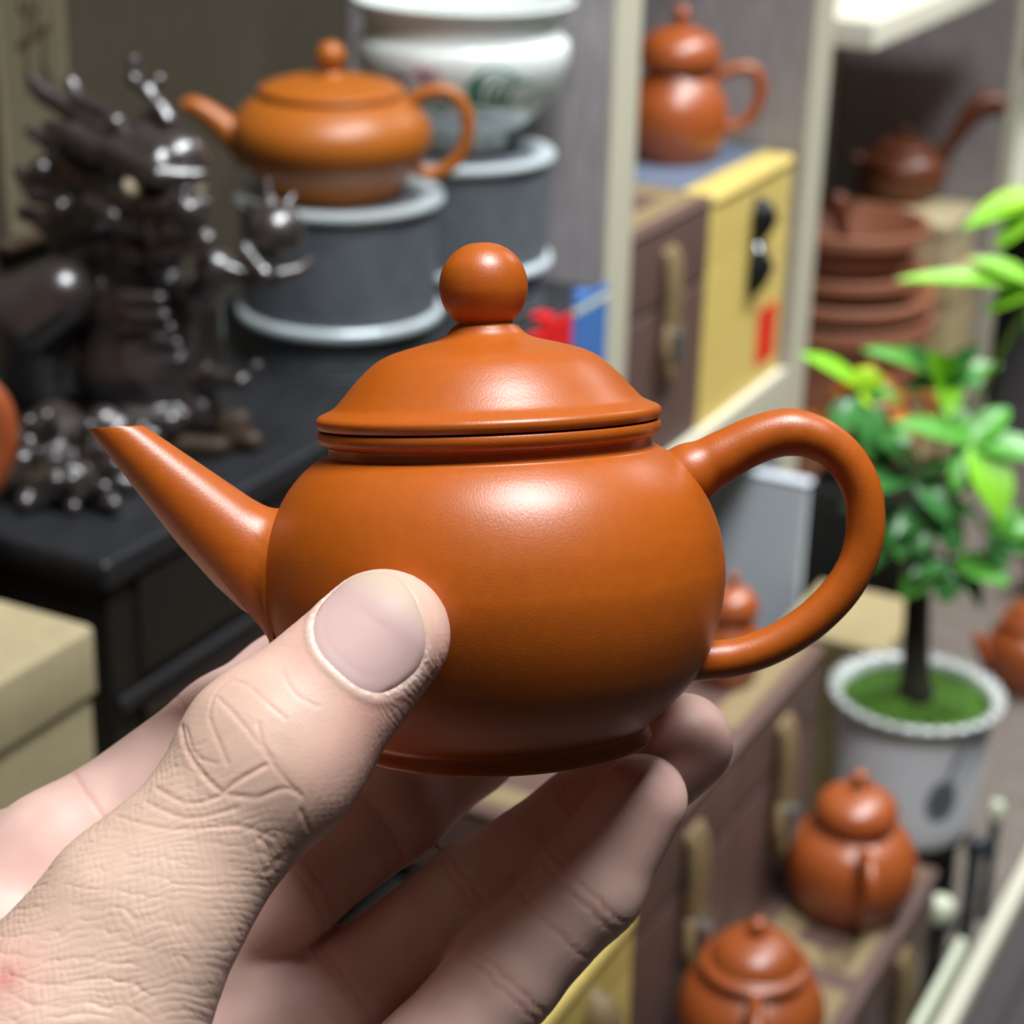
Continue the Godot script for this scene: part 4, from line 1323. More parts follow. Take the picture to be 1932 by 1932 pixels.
func build_bowl() -> void:
	var im := Image.create(768, 256, false, Image.FORMAT_RGB8)
	im.fill(Color(0.86, 0.885, 0.865))
	var g := Color(0.16, 0.42, 0.30, 0.8)
	for rep in 3:
		var x := 20.0 + rep * 256.0
		for k in 7:          # rocks and grass at the foot of the painting
			paint_dot(im, x + 60 + k * 17, 168 + 6 * sin(k * 2.1), 12, Color(0.36, 0.46, 0.30, 0.5))
		for k in 5:
			paint_stroke(im, [Vector2(x + 118 + k * 9, 170), Vector2(x + 112 + k * 14, 130), Vector2(x + 128 + k * 18, 96 + k * 9)], 4.0, 1.5, g)
		paint_stroke(im, [Vector2(x + 120, 168), Vector2(x + 122, 110), Vector2(x + 140, 88), Vector2(x + 168, 112)], 4.5, 3.0, Color(0.14, 0.44, 0.36, 0.9))
		for k in 7:
			var a := TAU * k / 7.0
			paint_stroke(im, [Vector2(x + 62, 108), Vector2(x + 62 + 12 * cos(a), 108 + 12 * sin(a)), Vector2(x + 62 + 24 * cos(a), 106 + 24 * sin(a))], 4.0, 2.0, Color(0.72, 0.50, 0.56, 0.6))
		paint_stroke(im, [Vector2(x + 62, 112), Vector2(x + 70, 140), Vector2(x + 84, 170)], 2.5, 3.0, g)
		paint_stroke(im, [Vector2(x + 20, 110), Vector2(x + 34, 122), Vector2(x + 26, 134)], 5.0, 2.0, Color(0.30, 0.26, 0.34, 0.6))
		for k in 4:
			paint_stroke(im, [Vector2(x + 60 + k * 26, 196), Vector2(x + 76 + k * 26, 200), Vector2(x + 92 + k * 26, 195)], 3.0, 2.0, Color(0.35, 0.45, 0.68, 0.5))
	im.flip_x()
	im.resize(768, 128, Image.INTERPOLATE_BILINEAR)
	var sheet := Image.create(768, 256, false, Image.FORMAT_RGB8)
	sheet.fill(Color(0.86, 0.885, 0.865))
	sheet.blit_rect(im, Rect2i(0, 0, 768, 128), Vector2i(0, 18))
	im = sheet
	im.generate_mipmaps()
	var m := mat(Color(1, 1, 1), 0.16)
	m.albedo_texture = ImageTexture.create_from_image(im)
	var t := thing("bowl", "white porcelain bowl with painted flowers and leaves on the farther pewter canister", "bowl", BOWL_AT)
	obj("body", lathe(spline2(P([54.5, 64, 55.6, 60.8, 58.4, 58.4, 59.3, 53, 58, 45, 53, 33, 44, 21, 33, 12, 26, 8.5, 25, 5, 25.5, 0, 23, 0, 22.5, 3, 0.01, 4]), 5), 72), m, t)
	obj("rim", lathe(spline2(P([54.6, 62.5, 54.3, 66, 55, 70, 57.5, 74, 61, 78.5, 61.4, 80.5, 60, 81, 56, 77, 52, 70, 52, 62, 54, 52, 48, 36, 34, 18, 0.01, 10]), 5), 72), M.porcelain, t)


# ---------------------------------------------------------------- carved wooden figures
func form_prims(list: Array, blend := 8.0) -> Array:
	# list rows: x, y, z, r, x2, y2, z2, r2 in mm
	var out := []
	for q in list:
		var a := V(q[0], q[1], q[2])
		if q.size() == 4:
			out.append([a, a + Vector3(0.0001, 0, 0), q[3] * MM, q[3] * MM, 0, blend * MM * clampf(q[3] / 14.0, 0.25, 1.0)])
		else:
			out.append([a, V(q[4], q[5], q[6]), q[3] * MM, q[7] * MM, 0, blend * MM * clampf(minf(q[3], q[7]) / 14.0, 0.25, 1.0)])
	return out


func build_dragon() -> void:
	var t := thing("dragon_statue", "glossy black carved dragon with horns and bared brow, raising a flaming ball in its claw", "statue", DRAGON_AT, 27)
	var f := blend_form(form_prims(DRAGON_BODY, 7.0), 0.0015)
	obj("body", smooth_mesh(f[0], f[1]), M.ebony, t)
	for h in DRAGON_HORNS:
		var g := blend_form(form_prims(h, 4.0), 0.0013)
		obj("horn", smooth_mesh(g[0], g[1]), M.ebony, t)
	var b := blend_form(form_prims(DRAGON_BALL, 2.5), 0.0011)
	obj("flaming_ball", smooth_mesh(b[0], b[1]), M.ebony, t)
	obj("eye", lathe(spline2(P([0.01, 4.6, 3.2, 3.6, 4.6, 0.5, 3.4, -3.2, 0.01, -4.6]), 4), 24), M.eye, t, V(DRAGON_EYE.x, DRAGON_EYE.y, DRAGON_EYE.z))
	obj("eye", lathe(spline2(P([0.01, 4.6, 3.2, 3.6, 4.6, 0.5, 3.4, -3.2, 0.01, -4.6]), 4), 24), M.eye, t, V(DRAGON_EYE2.x, DRAGON_EYE2.y, DRAGON_EYE2.z))
	var s := thing("wooden_stand", "irregular brown root wood stand under the black dragon", "stand", DRAGON_AT + Vector3(0, 0.0 - STAND_H, 0), 27)
	var w := blend_form(form_prims([[-40, 4, -4, 6, 30, 4, 4, 6], [-30, 4, 14, 6, 22, 4, 20, 5], [20, 4, 6, 6, 36, 5, 14, 5], [-34, 4, -16, 6, 26, 4, -14, 6], [0, 4, 0, 6]], 8.0), 0.0016)
	obj("slab", smooth_mesh(w[0], w[1]), M.stand_wood, s)


func build_figure() -> void:
	var t := thing("carved_figure", "small knobbly black wood carving with many glossy lumps at the pedestal's near end", "statue", FIGURE_AT, 27)
	var f := blend_form(form_prims(FIGURE, 4.0), 0.0012)
	obj("body", smooth_mesh(f[0], f[1]), M.ebony, t)


# ---------------------------------------------------------------- pedestal and other shelf things
func build_pedestal() -> void:
	var t := thing("pedestal", "low black lacquer pedestal cabinet under the dragon and the canisters", "pedestal")
	var z0 := -1.0215
	var z1 := -0.5595
	span_box("carcass", Vector3(XB + 0.002, 0.983, z0), Vector3(X0 - 0.004, 1.116, z1 - 0.004), M.lacquer_side, t, 0.001)
	span_box("top_board", Vector3(XB + 0.001, 1.116, z0), Vector3(X0, 1.13, z1), M.lacquer, t, 0.0025)
	span_box("rail", Vector3(X0 - 0.004, 1.058, z0), Vector3(X0 - 0.0005, 1.066, z1 - 0.006), M.lacquer, t, 0.001)
	span_box("drawer", Vector3(X0 - 0.004, 0.988, -0.775), Vector3(X0 - 0.001, 1.054, z1 - 0.022), M.drawer, t, 0.001)
	span_box("drawer", Vector3(X0 - 0.004, 0.988, -0.99), Vector3(X0 - 0.001, 1.054, -0.785), M.drawer, t, 0.001)
	span_box("upper_panel", Vector3(X0 - 0.004, 1.07, z0 + 0.02), Vector3(X0 - 0.002, 1.113, z1 - 0.022), M.lacquer_side, t, 0.0008)


func build_scroll() -> void:
	var im := Image.create(128, 512, false, Image.FORMAT_RGB8)
	im.fill(Color(0.94, 0.93, 0.90))
	var c := Color(0.60, 0.53, 0.44, 0.95)
	# three brush characters, the lower two of which show in the photograph
	for k in 3:
		var y := 64.0 + k * 132.0
		if k % 2 == 1:
			paint_stroke(im, [Vector2(64, y), Vector2(64, y + 34)], 5, 4, c)
			paint_stroke(im, [Vector2(42, y + 8), Vector2(50, y + 24)], 5, 3, c)
			paint_stroke(im, [Vector2(86, y + 6), Vector2(76, y + 24)], 5, 3, c)
			paint_stroke(im, [Vector2(34, y + 38), Vector2(64, y + 36), Vector2(96, y + 36)], 4, 5, c)
			paint_stroke(im, [Vector2(54, y + 40), Vector2(48, y + 66), Vector2(34, y + 80)], 5, 3, c)
			paint_stroke(im, [Vector2(72, y + 40), Vector2(72, y + 72), Vector2(94, y + 78), Vector2(98, y + 66)], 5, 5, c)
		else:
			paint_stroke(im, [Vector2(40, y), Vector2(54, y + 12)], 5, 4, c)
			paint_stroke(im, [Vector2(60, y), Vector2(44, y + 30)], 5, 3, c)
			paint_stroke(im, [Vector2(32, y + 34), Vector2(64, y + 30)], 5, 4, c)
			paint_stroke(im, [Vector2(48, y + 34), Vector2(46, y + 74)], 5, 4, c)
			paint_stroke(im, [Vector2(76, y + 2), Vector2(70, y + 26), Vector2(98, y + 22)], 5, 4, c)
			paint_stroke(im, [Vector2(88, y + 26), Vector2(80, y + 58), Vector2(62, y + 78)], 5, 3, c)
			paint_stroke(im, [Vector2(80, y + 48), Vector2(100, y + 78)], 4, 6, c)
	im.generate_mipmaps()
	var m := mat(Color(0.43, 0.40, 0.32), 0.9)
	m.albedo_texture = ImageTexture.create_from_image(im)
	var t := thing("hanging_scroll", "narrow hanging paper scroll with brush-written characters on the dark back panel", "scroll", Vector3(XB, 1.20, -0.737))
	obj("mount", rbox(Vector3(0.003, 0.30, 0.050), 0.0005), M.paper, t, Vector3(0.0016, 0, 0))
	var q := QuadMesh.new()
	q.size = Vector2(0.042, 0.28)
	obj("sheet", q, m, t, Vector3(0.0034, 0.15, 0), Vector3(0, 90, 0))
	obj("rod", tube([Vector3(0.004, 0, -0.030), Vector3(0.004, 0, 0.030)], 0.004, 12), M.stand_wood, t)


func build_clay_stack() -> void:
	var c := Vector3(-0.556, 0.65, -1.7655)
	var at_y := func(y: float) -> Vector3: return Vector3(c.x, y, c.z)
	var pot_prof := func(r: float, h: float, lip: float) -> Array:
		return [Vector2(0.001, 0), Vector2(r * 0.74, 0), Vector2(r * 0.76, 0.002), Vector2(r * 0.9, h - lip - 0.001), Vector2(r * 0.985, h - lip), Vector2(r, h - lip + 0.001), Vector2(r, h - 0.001), Vector2(r * 0.99, h), Vector2(r * 0.93, h), Vector2(r * 0.91, h - 0.002), Vector2(r * 0.68, 0.006), Vector2(0.001, 0.006)]
	var rows := [
		["clay_pot", "wide brown clay pot at the bottom of the clay stack", 0.65, 0.093, 0.266, 0.016, "pot"],
		["clay_saucer", "broad brown clay saucer inside the rim of the bottom clay pot", 0.9175, 0.0925, 0.0205, 0.012, "saucer"],
		["clay_saucer", "smaller brown clay saucer directly under the upper clay pot", 0.9395, 0.081, 0.021, 0.012, "saucer"],
		["clay_pot", "open brown clay pot on top of the clay stack", 0.962, 0.0805, 0.040, 0.012, "pot"]]
	for q in rows:
		var t := thing(q[0], q[1], q[6], at_y.call(q[2]), 0, "stacked brown clay ware")
		obj("body", lathe(pot_prof.call(q[3], q[4], q[5]), 64), M.terracotta, t)
	var s := thing("pestle", "rounded brown clay pestle leaning in the top clay pot", "pestle", Vector3(-0.55, 0.969, -1.764))
	obj("body", tube([Vector3(0.0, 0.004, 0.0), Vector3(-0.004, 0.03, 0.012), Vector3(-0.006, 0.055, 0.028)], [0.006, 0.007, 0.011], 16), M.clay_brown, s)


func build_side_handle_pot() -> void:
	var t := small_pot("teapot", "dark brown side-handled teapot with a small knob on the cardboard box", Vector3(-0.558, 0.986, -1.945), 27, M.clay_brown, {
		"body": [0.01, 1, 30, 1, 31, 0, 34, 1, 39, 10, 44, 22, 45, 31, 42, 40, 36, 46, 30, 49.5, 29, 51],
		"lid": [29, 50.5, 30, 51.5, 28, 54.5, 18, 58.5, 8, 60, 0.01, 60.5],
		"knob": [66, 5.5, 3.4, 60], "spout": [[-36, 32, 8], [-46, 38, 6], [-52, 44, 5]]})
	var h := spline3([V(32, 38, 6), V(42, 54, 7), V(52, 72, 8), V(64, 92, 9), V(76, 101, 9), V(88, 99, 9)], 5)
	var r := []
	for i in h.size():
		r.append(lerpf(6.0, 11.0, clampf((i - 8.0) / 10.0, 0, 1)) * MM)
	obj("handle", tube(h, r, 20), M.clay_brown, t)


# ---------------------------------------------------------------- plant
func leaf_mesh(tip: Vector3, width: float, droop: float, face: Vector3) -> ArrayMesh:
	var v := PackedVector3Array()
	var idx := PackedInt32Array()
	var n := 10
	var length := tip.length()
	var d := tip.normalized()
	var side := d.cross(face).normalized()
	var up := side.cross(d).normalized()
	for layer in [0.0, -0.0003]:
		for i in n + 1:
			var u := float(i) / n
			var w := width * 0.5 * pow(sin(PI * pow(u, 0.85)), 0.8) + 0.0003
			var mid := tip * u + up * (droop * length * 4.0 * u * (1.0 - u))
			for s in [-1.0, -0.5, 0.0, 0.5, 1.0]:
				v.append(mid + side * (w * s) + up * (absf(s) * w * 0.28 + layer))
	for layer in 2:
		for i in n:
			for s in 4:
				var a := layer * (n + 1) * 5 + i * 5 + s
				idx.append_array(PackedInt32Array([a, a + 1, a + 5, a + 1, a + 6, a + 5]) if layer == 0 else PackedInt32Array([a, a + 5, a + 1, a + 1, a + 5, a + 6]))
	return finish(v, idx, 60.0)


func build_plant() -> void:
	var st := thing("plant_stand", "round black stand under the white planter", "stand", PLANTER_AT - Vector3(0, 0.08, 0))
	obj("body", lathe(P([0.01, 0, 44, 0, 46, 2, 42, 10, 40, 66, 46, 74, 46, 78, 45, 79.8, 0.01, 79.8]), 40), M.black, st)
	var im := Image.create(512, 256, false, Image.FORMAT_RGB8)
	im.fill(Color(0.89, 0.89, 0.90))
	# a brush-drawn roundel with a wispy plume on the planter's side
	for k in 80:
		var a := k * 2.4
		var r := 17.0 * sqrt(k / 80.0)
		paint_dot(im, 66 + r * cos(a), 112 + r * sin(a) * 0.95, 4.0, Color(0.34, 0.35, 0.37, 0.35))
	for k in 6:
		paint_stroke(im, [Vector2(64, 96), Vector2(58 - k * 5, 76 - k * 4), Vector2(54 - k * 9, 44 + k * 5)], 2.2, 1.0, Color(0.45, 0.47, 0.50, 0.55))
	im.generate_mipmaps()
	var pm := mat(Color(1, 1, 1), 0.35)
	pm.albedo_texture = ImageTexture.create_from_image(im)
	var t := thing("potted_plant", "money tree with glossy green leaves in a white planter topped with moss", "plant", PLANTER_AT)
	var p := obj("planter", lathe(spline2(P([53, 95, 52.5, 90, 52, 80, 51, 55, 49.5, 25, 48, 6, 45.5, 0.5, 42, 0, 0.01, 0]), 4), 64), pm, t)
	obj("rim", lathe(spline2(P([52, 91, 56, 92.5, 58.8, 95.5, 59.4, 97.5, 58.6, 99, 55, 99, 51.5, 96.5, 50, 90, 49, 82, 0.01, 81]), 4), 64), M.porcelain, p)
	for k in 30:
		var a := TAU * k / 30.0
		obj("rim_bead", tube([Vector3(cos(a) * 0.0565, 0.099, sin(a) * 0.0565), Vector3(cos(a) * 0.0575, 0.0992, sin(a) * 0.0575)], 0.0026, 8), M.stone, p)
	# moss mound
	var nz := FastNoiseLite.new()
	nz.seed = 5
	nz.frequency = 60.0
	var v := PackedVector3Array()
	var idx := PackedInt32Array()
	for i in 15:
		for s in 48:
			var a := TAU * s / 48
			var r := 0.0505 * i / 14.0
			var q := Vector3(cos(a) * r, 0, sin(a) * r)
			q.y = 0.0895 + 0.006 * (1.0 - pow(i / 14.0, 2)) + nz.get_noise_3dv(q) * 0.004
			v.append(q)
	for i in 14:
		for s in 48:
			var a := i * 48 + s
			var b := i * 48 + (s + 1) % 48
			idx.append_array(PackedInt32Array([a, a + 48, b, b, a + 48, b + 48]))
	var moss := obj("moss", finish(v, idx, 80.0), M.moss, t)
	moss.set_meta("kind", "stuff")
	obj("trunk", tube(spline3(TRUNK, 5), [0.0125, 0.0118, 0.0108, 0.0096, 0.0094, 0.0092, 0.009, 0.0088, 0.0086, 0.0084, 0.008, 0.007, 0.006, 0.005, 0.0045, 0.004], 16), M.trunk, t)
	for q in STEMS:
		obj("stem", tube(spline3([q[0], (q[0] + q[1]) / 2 + Vector3(0, 0.006, 0), q[1]], 5), 0.0017, 8), M.stem, t)
	# leaflets: base, tip vector, width, droop, material
	for q in LEAVES:
		var face := Vector3(0.25, 0.9, 0.35)
		var dd: Vector3 = (q[1] as Vector3).normalized()
		if absf(dd.dot(face.normalized())) > 0.8:
			face = Vector3(0.7, 0.2, 0.7)
		obj("leaf", leaf_mesh(q[1], q[2], q[3], face), M["leaf%d" % q[4]], t, q[0])


# ---------------------------------------------------------------- the held teapot
func body_radius(side: PackedVector2Array, y: float) -> float:
	for i in side.size() - 1:
		if y >= side[i].y and y <= side[i + 1].y:
			return lerpf(side[i].x, side[i + 1].x, (y - side[i].y) / maxf(side[i + 1].y - side[i].y, 1e-6))
	return 0.0


func build_held_pot(grip: Transform3D) -> void:
	var t := Node3D.new()
	t.name = numbered("teapot")
	t.transform = grip * Transform3D(Basis.from_euler(Vector3(deg_to_rad(POT_PITCH), 0, deg_to_rad(2.2)), EULER_ORDER_ZXY), POT_AT * MM)
	add_child(t, true)
	tag(t, "polished orange clay teapot with a straight spout and ball knob, held up in the hand", "teapot")
	var body := spline2(P(POT_BODY), 8)
	body = PackedVector2Array(P([0.01, 2.2, 20.6, 2.2, 21.4, 0.5])) + spline2(P(POT_FOOT), 4) + body + PackedVector2Array(P(POT_NECK))
	obj("body", lathe(body, 144, 32.0), M.pot, t)
	var lid := obj("lid", lathe(PackedVector2Array(P(POT_LID_EDGE)) + spline2(P(POT_LID), 8), 144, 32.0), M.pot, t)
	obj("knob", lathe(spline2(P(POT_KNOB), 8), 72, 60.0), M.pot, lid)
	# spout: a cone from a point, cut by the mouth plane; a hollow with a wall
	var apex: Vector3 = SP_APEX * MM
	var d: Vector3 = SP_DIR.normalized()
	var e1 := Vector3(0, 0, 1)
	var e2 := d.cross(e1).normalized()
	var v := PackedVector3Array()
	var idx := PackedInt32Array()
	var seg := 72
	var rows := 0
	# rows: [radius factor, distance from the mouth plane (mm), share of the way to the body, distance past the joint (mm), flare (mm)]
	var wall := [[0.74, 9.0, 0.0, 0.0, 0.0], [0.74, 4.0, 0.0, 0.0, 0.0], [0.76, 0.2, 0.0, 0.0, 0.0], [0.80, 0.0, 0.0, 0.0, 0.0], [0.97, 0.0, 0.0, 0.0, 0.0], [1.0, 0.35, 0.0, 0.0, 0.0], [1.0, 1.4, 0.0, 0.0, 0.0], [1.0, 0.0, 0.12, 0.0, 0.0], [1.0, 0.0, 0.3, 0.0, 0.0], [1.0, 0.0, 0.5, 0.0, 0.0], [1.0, 0.0, 0.68, 0.0, 0.0], [1.0, 0.0, 0.8, 0.0, 0.0], [1.0, 0.0, 1.0, -4.0, 0.05], [1.0, 0.0, 1.0, -2.8, 0.18], [1.0, 0.0, 1.0, -1.8, 0.42], [1.0, 0.0, 1.0, -1.0, 0.8], [1.0, 0.0, 1.0, -0.4, 1.25], [1.0, 0.0, 1.0, 0.3, 1.7], [1.0, 0.0, 1.0, 2.0, 1.9]]
	var side := spline2(P(POT_BODY), 6)
	for w in wall:
		for s in seg:
			var a := TAU * s / seg
			var out := e2 * cos(a) + e1 * sin(a) * 0.92
			var ray: Vector3 = d + out * SP_TAN * w[0]
			# cut by the mouth plane
			var t0: float = ((SP_MOUTH * MM) - apex).dot(SP_MOUTH_N) / ray.dot(SP_MOUTH_N)
			var t1 := SP_LEN * MM * 0.55
			var gap := 1.0
			var best := t1
			while t1 < SP_LEN * MM * 1.12:
				var p := apex + ray * t1
				var far := Vector2(p.x, p.z).length() - body_radius(side, p.y)
				if far < gap:
					gap = far
					best = t1
				if far < 0.0:
					break
				t1 += 0.0003
			var q: Vector3 = apex + ray * (lerpf(t0 + w[1] * MM, best, w[2]) + w[3] * MM) + out * w[4] * MM
			if gap > 0.0 and w[2] > 0.5:      # the underside bends in to reach the belly
				var bend: float = (w[2] - 0.5) * 2.0 + maxf(0.0, w[3]) * 0.1
				q += Vector3(0.95, 0.3, 0).normalized() * (gap + 0.002) * bend * bend
			v.append(q)
		rows += 1
	for i in rows - 1:
		for s in seg:
			var a := i * seg + s
			var b := i * seg + (s + 1) % seg
			idx.append_array(PackedInt32Array([a, b, a + seg, b, b + seg, a + seg]))
	obj("spout", finish(v, idx, 45.0), M.pot, t)
	var hp := []
	for q in POT_HANDLE:
		hp.append(V(q[0], q[1], 0))
	var hs := spline3(hp, 8)
	var rr := []
	for i in hs.size():
		var u: float = float(i) / (hs.size() - 1) * (hp.size() - 1)
		var a := mini(int(u), hp.size() - 2)
		rr.append(lerpf(POT_HANDLE[a][2], POT_HANDLE[a + 1][2], smoothstep(0, 1, u - a)) * MM)
	obj("handle", tube(hs, rr, 40, false, 60.0), M.pot, t)


# ---------------------------------------------------------------- the hand
func skin_line(q: Vector2, a: Vector2, b: Vector2) -> float:
	var ab := b - a
	var t := clampf((q - a).dot(ab) / ab.length_squared(), 0, 1)
	return (q - a - ab * t).length()


func build_hand(grip: Transform3D) -> void:
	var t := Node3D.new()
	t.name = numbered("hand")
	t.transform = grip
	add_child(t, true)
	tag(t, "bare hand pressing its thumb on the orange teapot with fingers under the foot", "hand")
	var prims := []
	for q in HAND:
		var row := [V(q[0], q[1], q[2]), V(q[4], q[5], q[6]), q[3] * MM, q[7] * MM, q[8], q[9] * MM]
		if q.size() > 10:
			row.append(Vector3(q[11], q[12], q[13]))
			row.append(q[10])
		prims.append(row)
	var f := blend_form(prims, 0.0009, 0.0009)
	var v: PackedVector3Array = f[0]
	var idx: PackedInt32Array = f[1]
	v = relax(v, idx, 1, 0.4)
	var c0: Vector3 = THUMB_TIP * MM
	var ts: Vector3 = THUMB_S
	var tt: Vector3 = THUMB_T
	var near_thumb := func(p: Vector3) -> bool:
		var q := (p - c0) / MM
		return q.dot(THUMB_N) > -5.0 and q.dot(ts) > -14.0 and q.dot(ts) < 75.0 and absf(q.dot(tt) - 0.02 * q.dot(ts)) < 21.0 and q.z > -9.0
	var r := refine(v, idx, near_thumb)
	r = refine(r[0], r[1], near_thumb)
	var near_finger := func(p: Vector3) -> bool: return p.z < 0.024 and p.x > -0.085 and p.y > -0.085 and p.y < -0.03 and p.z > -0.02
	r = refine(r[0], r[1], near_finger)
	v = r[0]
	idx = r[1]
	var nrm := normals_of(v, idx)
	var fine := FastNoiseLite.new()
	fine.seed = 11
	fine.frequency = 1.0
	fine.fractal_octaves = 2
	var cell := FastNoiseLite.new()
	cell.seed = 4
	cell.noise_type = FastNoiseLite.TYPE_CELLULAR
	cell.cellular_return_type = FastNoiseLite.RETURN_DISTANCE2_SUB
	cell.frequency = 1.0
	var col := PackedColorArray()
	col.resize(v.size())
	var dors := Color(0.795, 0.672, 0.59).srgb_to_linear()
	var palm := Color(0.85, 0.70, 0.65).srgb_to_linear()
	var pink := Color(0.82, 0.60, 0.555).srgb_to_linear()
	var pale := Color(0.93, 0.87, 0.82).srgb_to_linear()
	var sore := Color(0.70, 0.27, 0.25).srgb_to_linear()
	for i in v.size():
		var q := (v[i] - c0) / MM
		var s := q.dot(ts)
		var w := q.dot(tt)
		var up := nrm[i].dot(THUMB_N)
		var c := palm
		var dz := 0.0
		var on_thumb := smoothstep(-6.0, -1.0, q.dot(THUMB_N)) * smoothstep(80.0, 66.0, s) * smoothstep(23.0, 19.0, absf(w - 0.02 * s)) * smoothstep(-13.0, -8.0, q.z)
		if on_thumb > 0.0:
			var top := smoothstep(0.05, 0.45, up)
			c = c.lerp(dors, on_thumb * top * 0.9)
			c = c.lerp(pink, on_thumb * 0.55 * smoothstep(3.0, 10.0, w) * smoothstep(30.0, 8.0, s))
			c = c.lerp(pink, on_thumb * 0.22 * smoothstep(32.0, 16.0, s))
			var sw := Vector2(s, w)
			# creases over the knuckle
			var dent := 0.0
			var lip := 0.0
			for k in CREASE:
				var d := skin_line(sw, k[0], k[1])
				if d < 2.0:
					dent = maxf(dent, k[2] * exp(-d * d / (0.22 * 0.22 * 2.0)))
					lip = maxf(lip, k[2] * exp(-pow(d - 0.75, 2) / 0.14))
			dz += (lip * 0.10 * (1.0 - smoothstep(0.02, 0.1, dent)) - dent * (0.48 + 0.25 * fine.get_noise_2d(s * 0.3, w * 0.3 + 60.0))) * top
			c = c.lerp(pink, minf(0.3, dent * 1.2) * top)
			# loose crossing wrinkles behind the knuckle
			var back := smoothstep(25.0, 33.0, s) * smoothstep(-0.35, 0.3, up)
			if back > 0.0:
				var wob := fine.get_noise_2d(s * 0.07, w * 0.07) * 1.4 + fine.get_noise_2d(s * 0.35, w * 0.35) * 0.30
				var wob2 := fine.get_noise_2d(s * 0.07 + 40.0, w * 0.07) * 1.5 + fine.get_noise_2d(s * 0.35 + 9.0, w * 0.35) * 0.35
				var deep := smoothstep(42.0, 66.0, s)
				var l1 := s * 0.614 + w * 0.785 + wob            # nearly level, rising towards the palm
				var l2 := w * 0.55 - s * 0.87 + wob2
				var l3 := s * 0.85 + w * 0.53 + wob2 * 1.2
				var r1 := 1.0 - absf(fposmod(l1 / 1.0, 1.0) - 0.5) * 2.0
				var r2 := 1.0 - absf(fposmod(l2 / 1.05, 1.0) - 0.5) * 2.0
				var r3 := 1.0 - absf(fposmod(l3 / 2.9, 1.0) - 0.5) * 2.0
				var a1 := clampf(0.65 + fine.get_noise_2d(s * 0.16, w * 0.16 + 90.0) * 0.9, 0.0, 1.0)
				var a2 := clampf(0.6 + fine.get_noise_2d(s * 0.14 + 30.0, w * 0.14) * 0.9, 0.0, 1.0)
				dz -= back * ((0.075 + 0.04 * deep) * a1 * pow(r1, 4) + 0.065 * a2 * pow(r2, 4) + (0.07 + 0.12 * deep) * a2 * pow(r3, 6))
				dz += back * (0.015 + 0.02 * deep) * fine.get_noise_2d(s * 0.3, w * 0.45)
			else:
				dz += 0.02 * fine.get_noise_2d(s * 2.0, w * 2.0) * on_thumb
			# print ridges round the tip beside the nail
			var rim := smoothstep(7.0, 9.0, w) * smoothstep(11.0, 7.0, s) * smoothstep(-0.5, 0.2, up)
			dz -= rim * 0.05 * pow(absf(sin((s * 0.8 + fine.get_noise_2d(s * 0.2, w * 0.2) * 1.2) * 4.2)), 3)
			# side folds by the joint
			# the nail bed sinks, its wall stands up around it, dry pale skin along the cuticle
			var nq := Vector2(s - NAIL_C.x, w - NAIL_C.y)
			var e := nail_edge(nq)
			if up > 0.2 and e < 1.6:
				dz -= 0.42 * smoothstep(1.03, 0.93, e)
				dz += 0.16 * exp(-pow((e - 1.10) / 0.07, 2)) * smoothstep(-9.0, -2.0, nq.x)
				var dry := exp(-pow((e - 1.035 - 0.03 * fine.get_noise_2d(s * 0.9, w * 0.9)) / 0.028, 2)) * smoothstep(-5.0, 0.0, nq.x) * clampf(0.55 + 0.9 * fine.get_noise_2d(s * 0.8 + 7.0, w * 0.8), 0.0, 1.0)
				dz += 0.10 * dry
				c = c.lerp(pale, clampf(dry, 0, 1))
				c = c.lerp(pink, 0.3 * exp(-pow((e - 1.3) / 0.12, 2)) * smoothstep(0.0, 5.0, nq.x))
			c = c.lerp(sore, 0.85 * exp(-(sw - SORE).length_squared() / 2.2))
			c = c.lerp(pink, 0.6 * exp(-(sw - SORE).length_squared() / 30.0))
			dz *= on_thumb
		# joint creases across the pads of the fingers
		for k in FLEX:
			var d := (v[i] / MM - k[0]) as Vector3
			var along := d.dot(k[1])
			if absf(along) < 2.5 and d.length() < k[2] and nrm[i].z > -0.1:
				var wv := along + 0.5 * fine.get_noise_2d(d.x * 0.25, d.y * 0.25 + d.z * 0.2)
				dz -= 0.13 * exp(-wv * wv / 0.16) * smoothstep(-0.1, 0.3, nrm[i].z)
				c = c.lerp(pink, 0.35 * exp(-wv * wv / 0.5))
		c = c * (1.0 + 0.10 * fine.get_noise_3dv(v[i] / MM * 0.12))
		for tipq in PADS:
			c = c.lerp(pink, 0.55 * exp(-(v[i] / MM - tipq).length_squared() / 90.0))
		col[i] = Color(c, 1.0)
		v[i] += nrm[i] * dz * MM
	obj("skin", smooth_mesh(v, idx, col), M.skin, t)
	build_nail(t, c0, prims)
	# the forearm goes on out of the picture in a dark sleeve
	obj("sleeve", tube([V(-98, -104, -14), V(-140, -150, -10), V(-230, -240, 0), V(-330, -340, 10)], [0.031, 0.034, 0.042, 0.05], 28, false), M.slate, t)


# 1 on the outline of the nail, less inside; x runs from tip to root
func nail_edge(q: Vector2) -> float:
	var u := fposmod(q.angle() / TAU, 1.0) * NAIL_R.size()
	var i := int(u) % NAIL_R.size()
	var n := NAIL_R.size()
	var r := cubic_interpolate(NAIL_R[i], NAIL_R[(i + 1) % n], NAIL_R[(i - 1 + n) % n], NAIL_R[(i + 2) % n], u - floorf(u))
	return q.length() / r


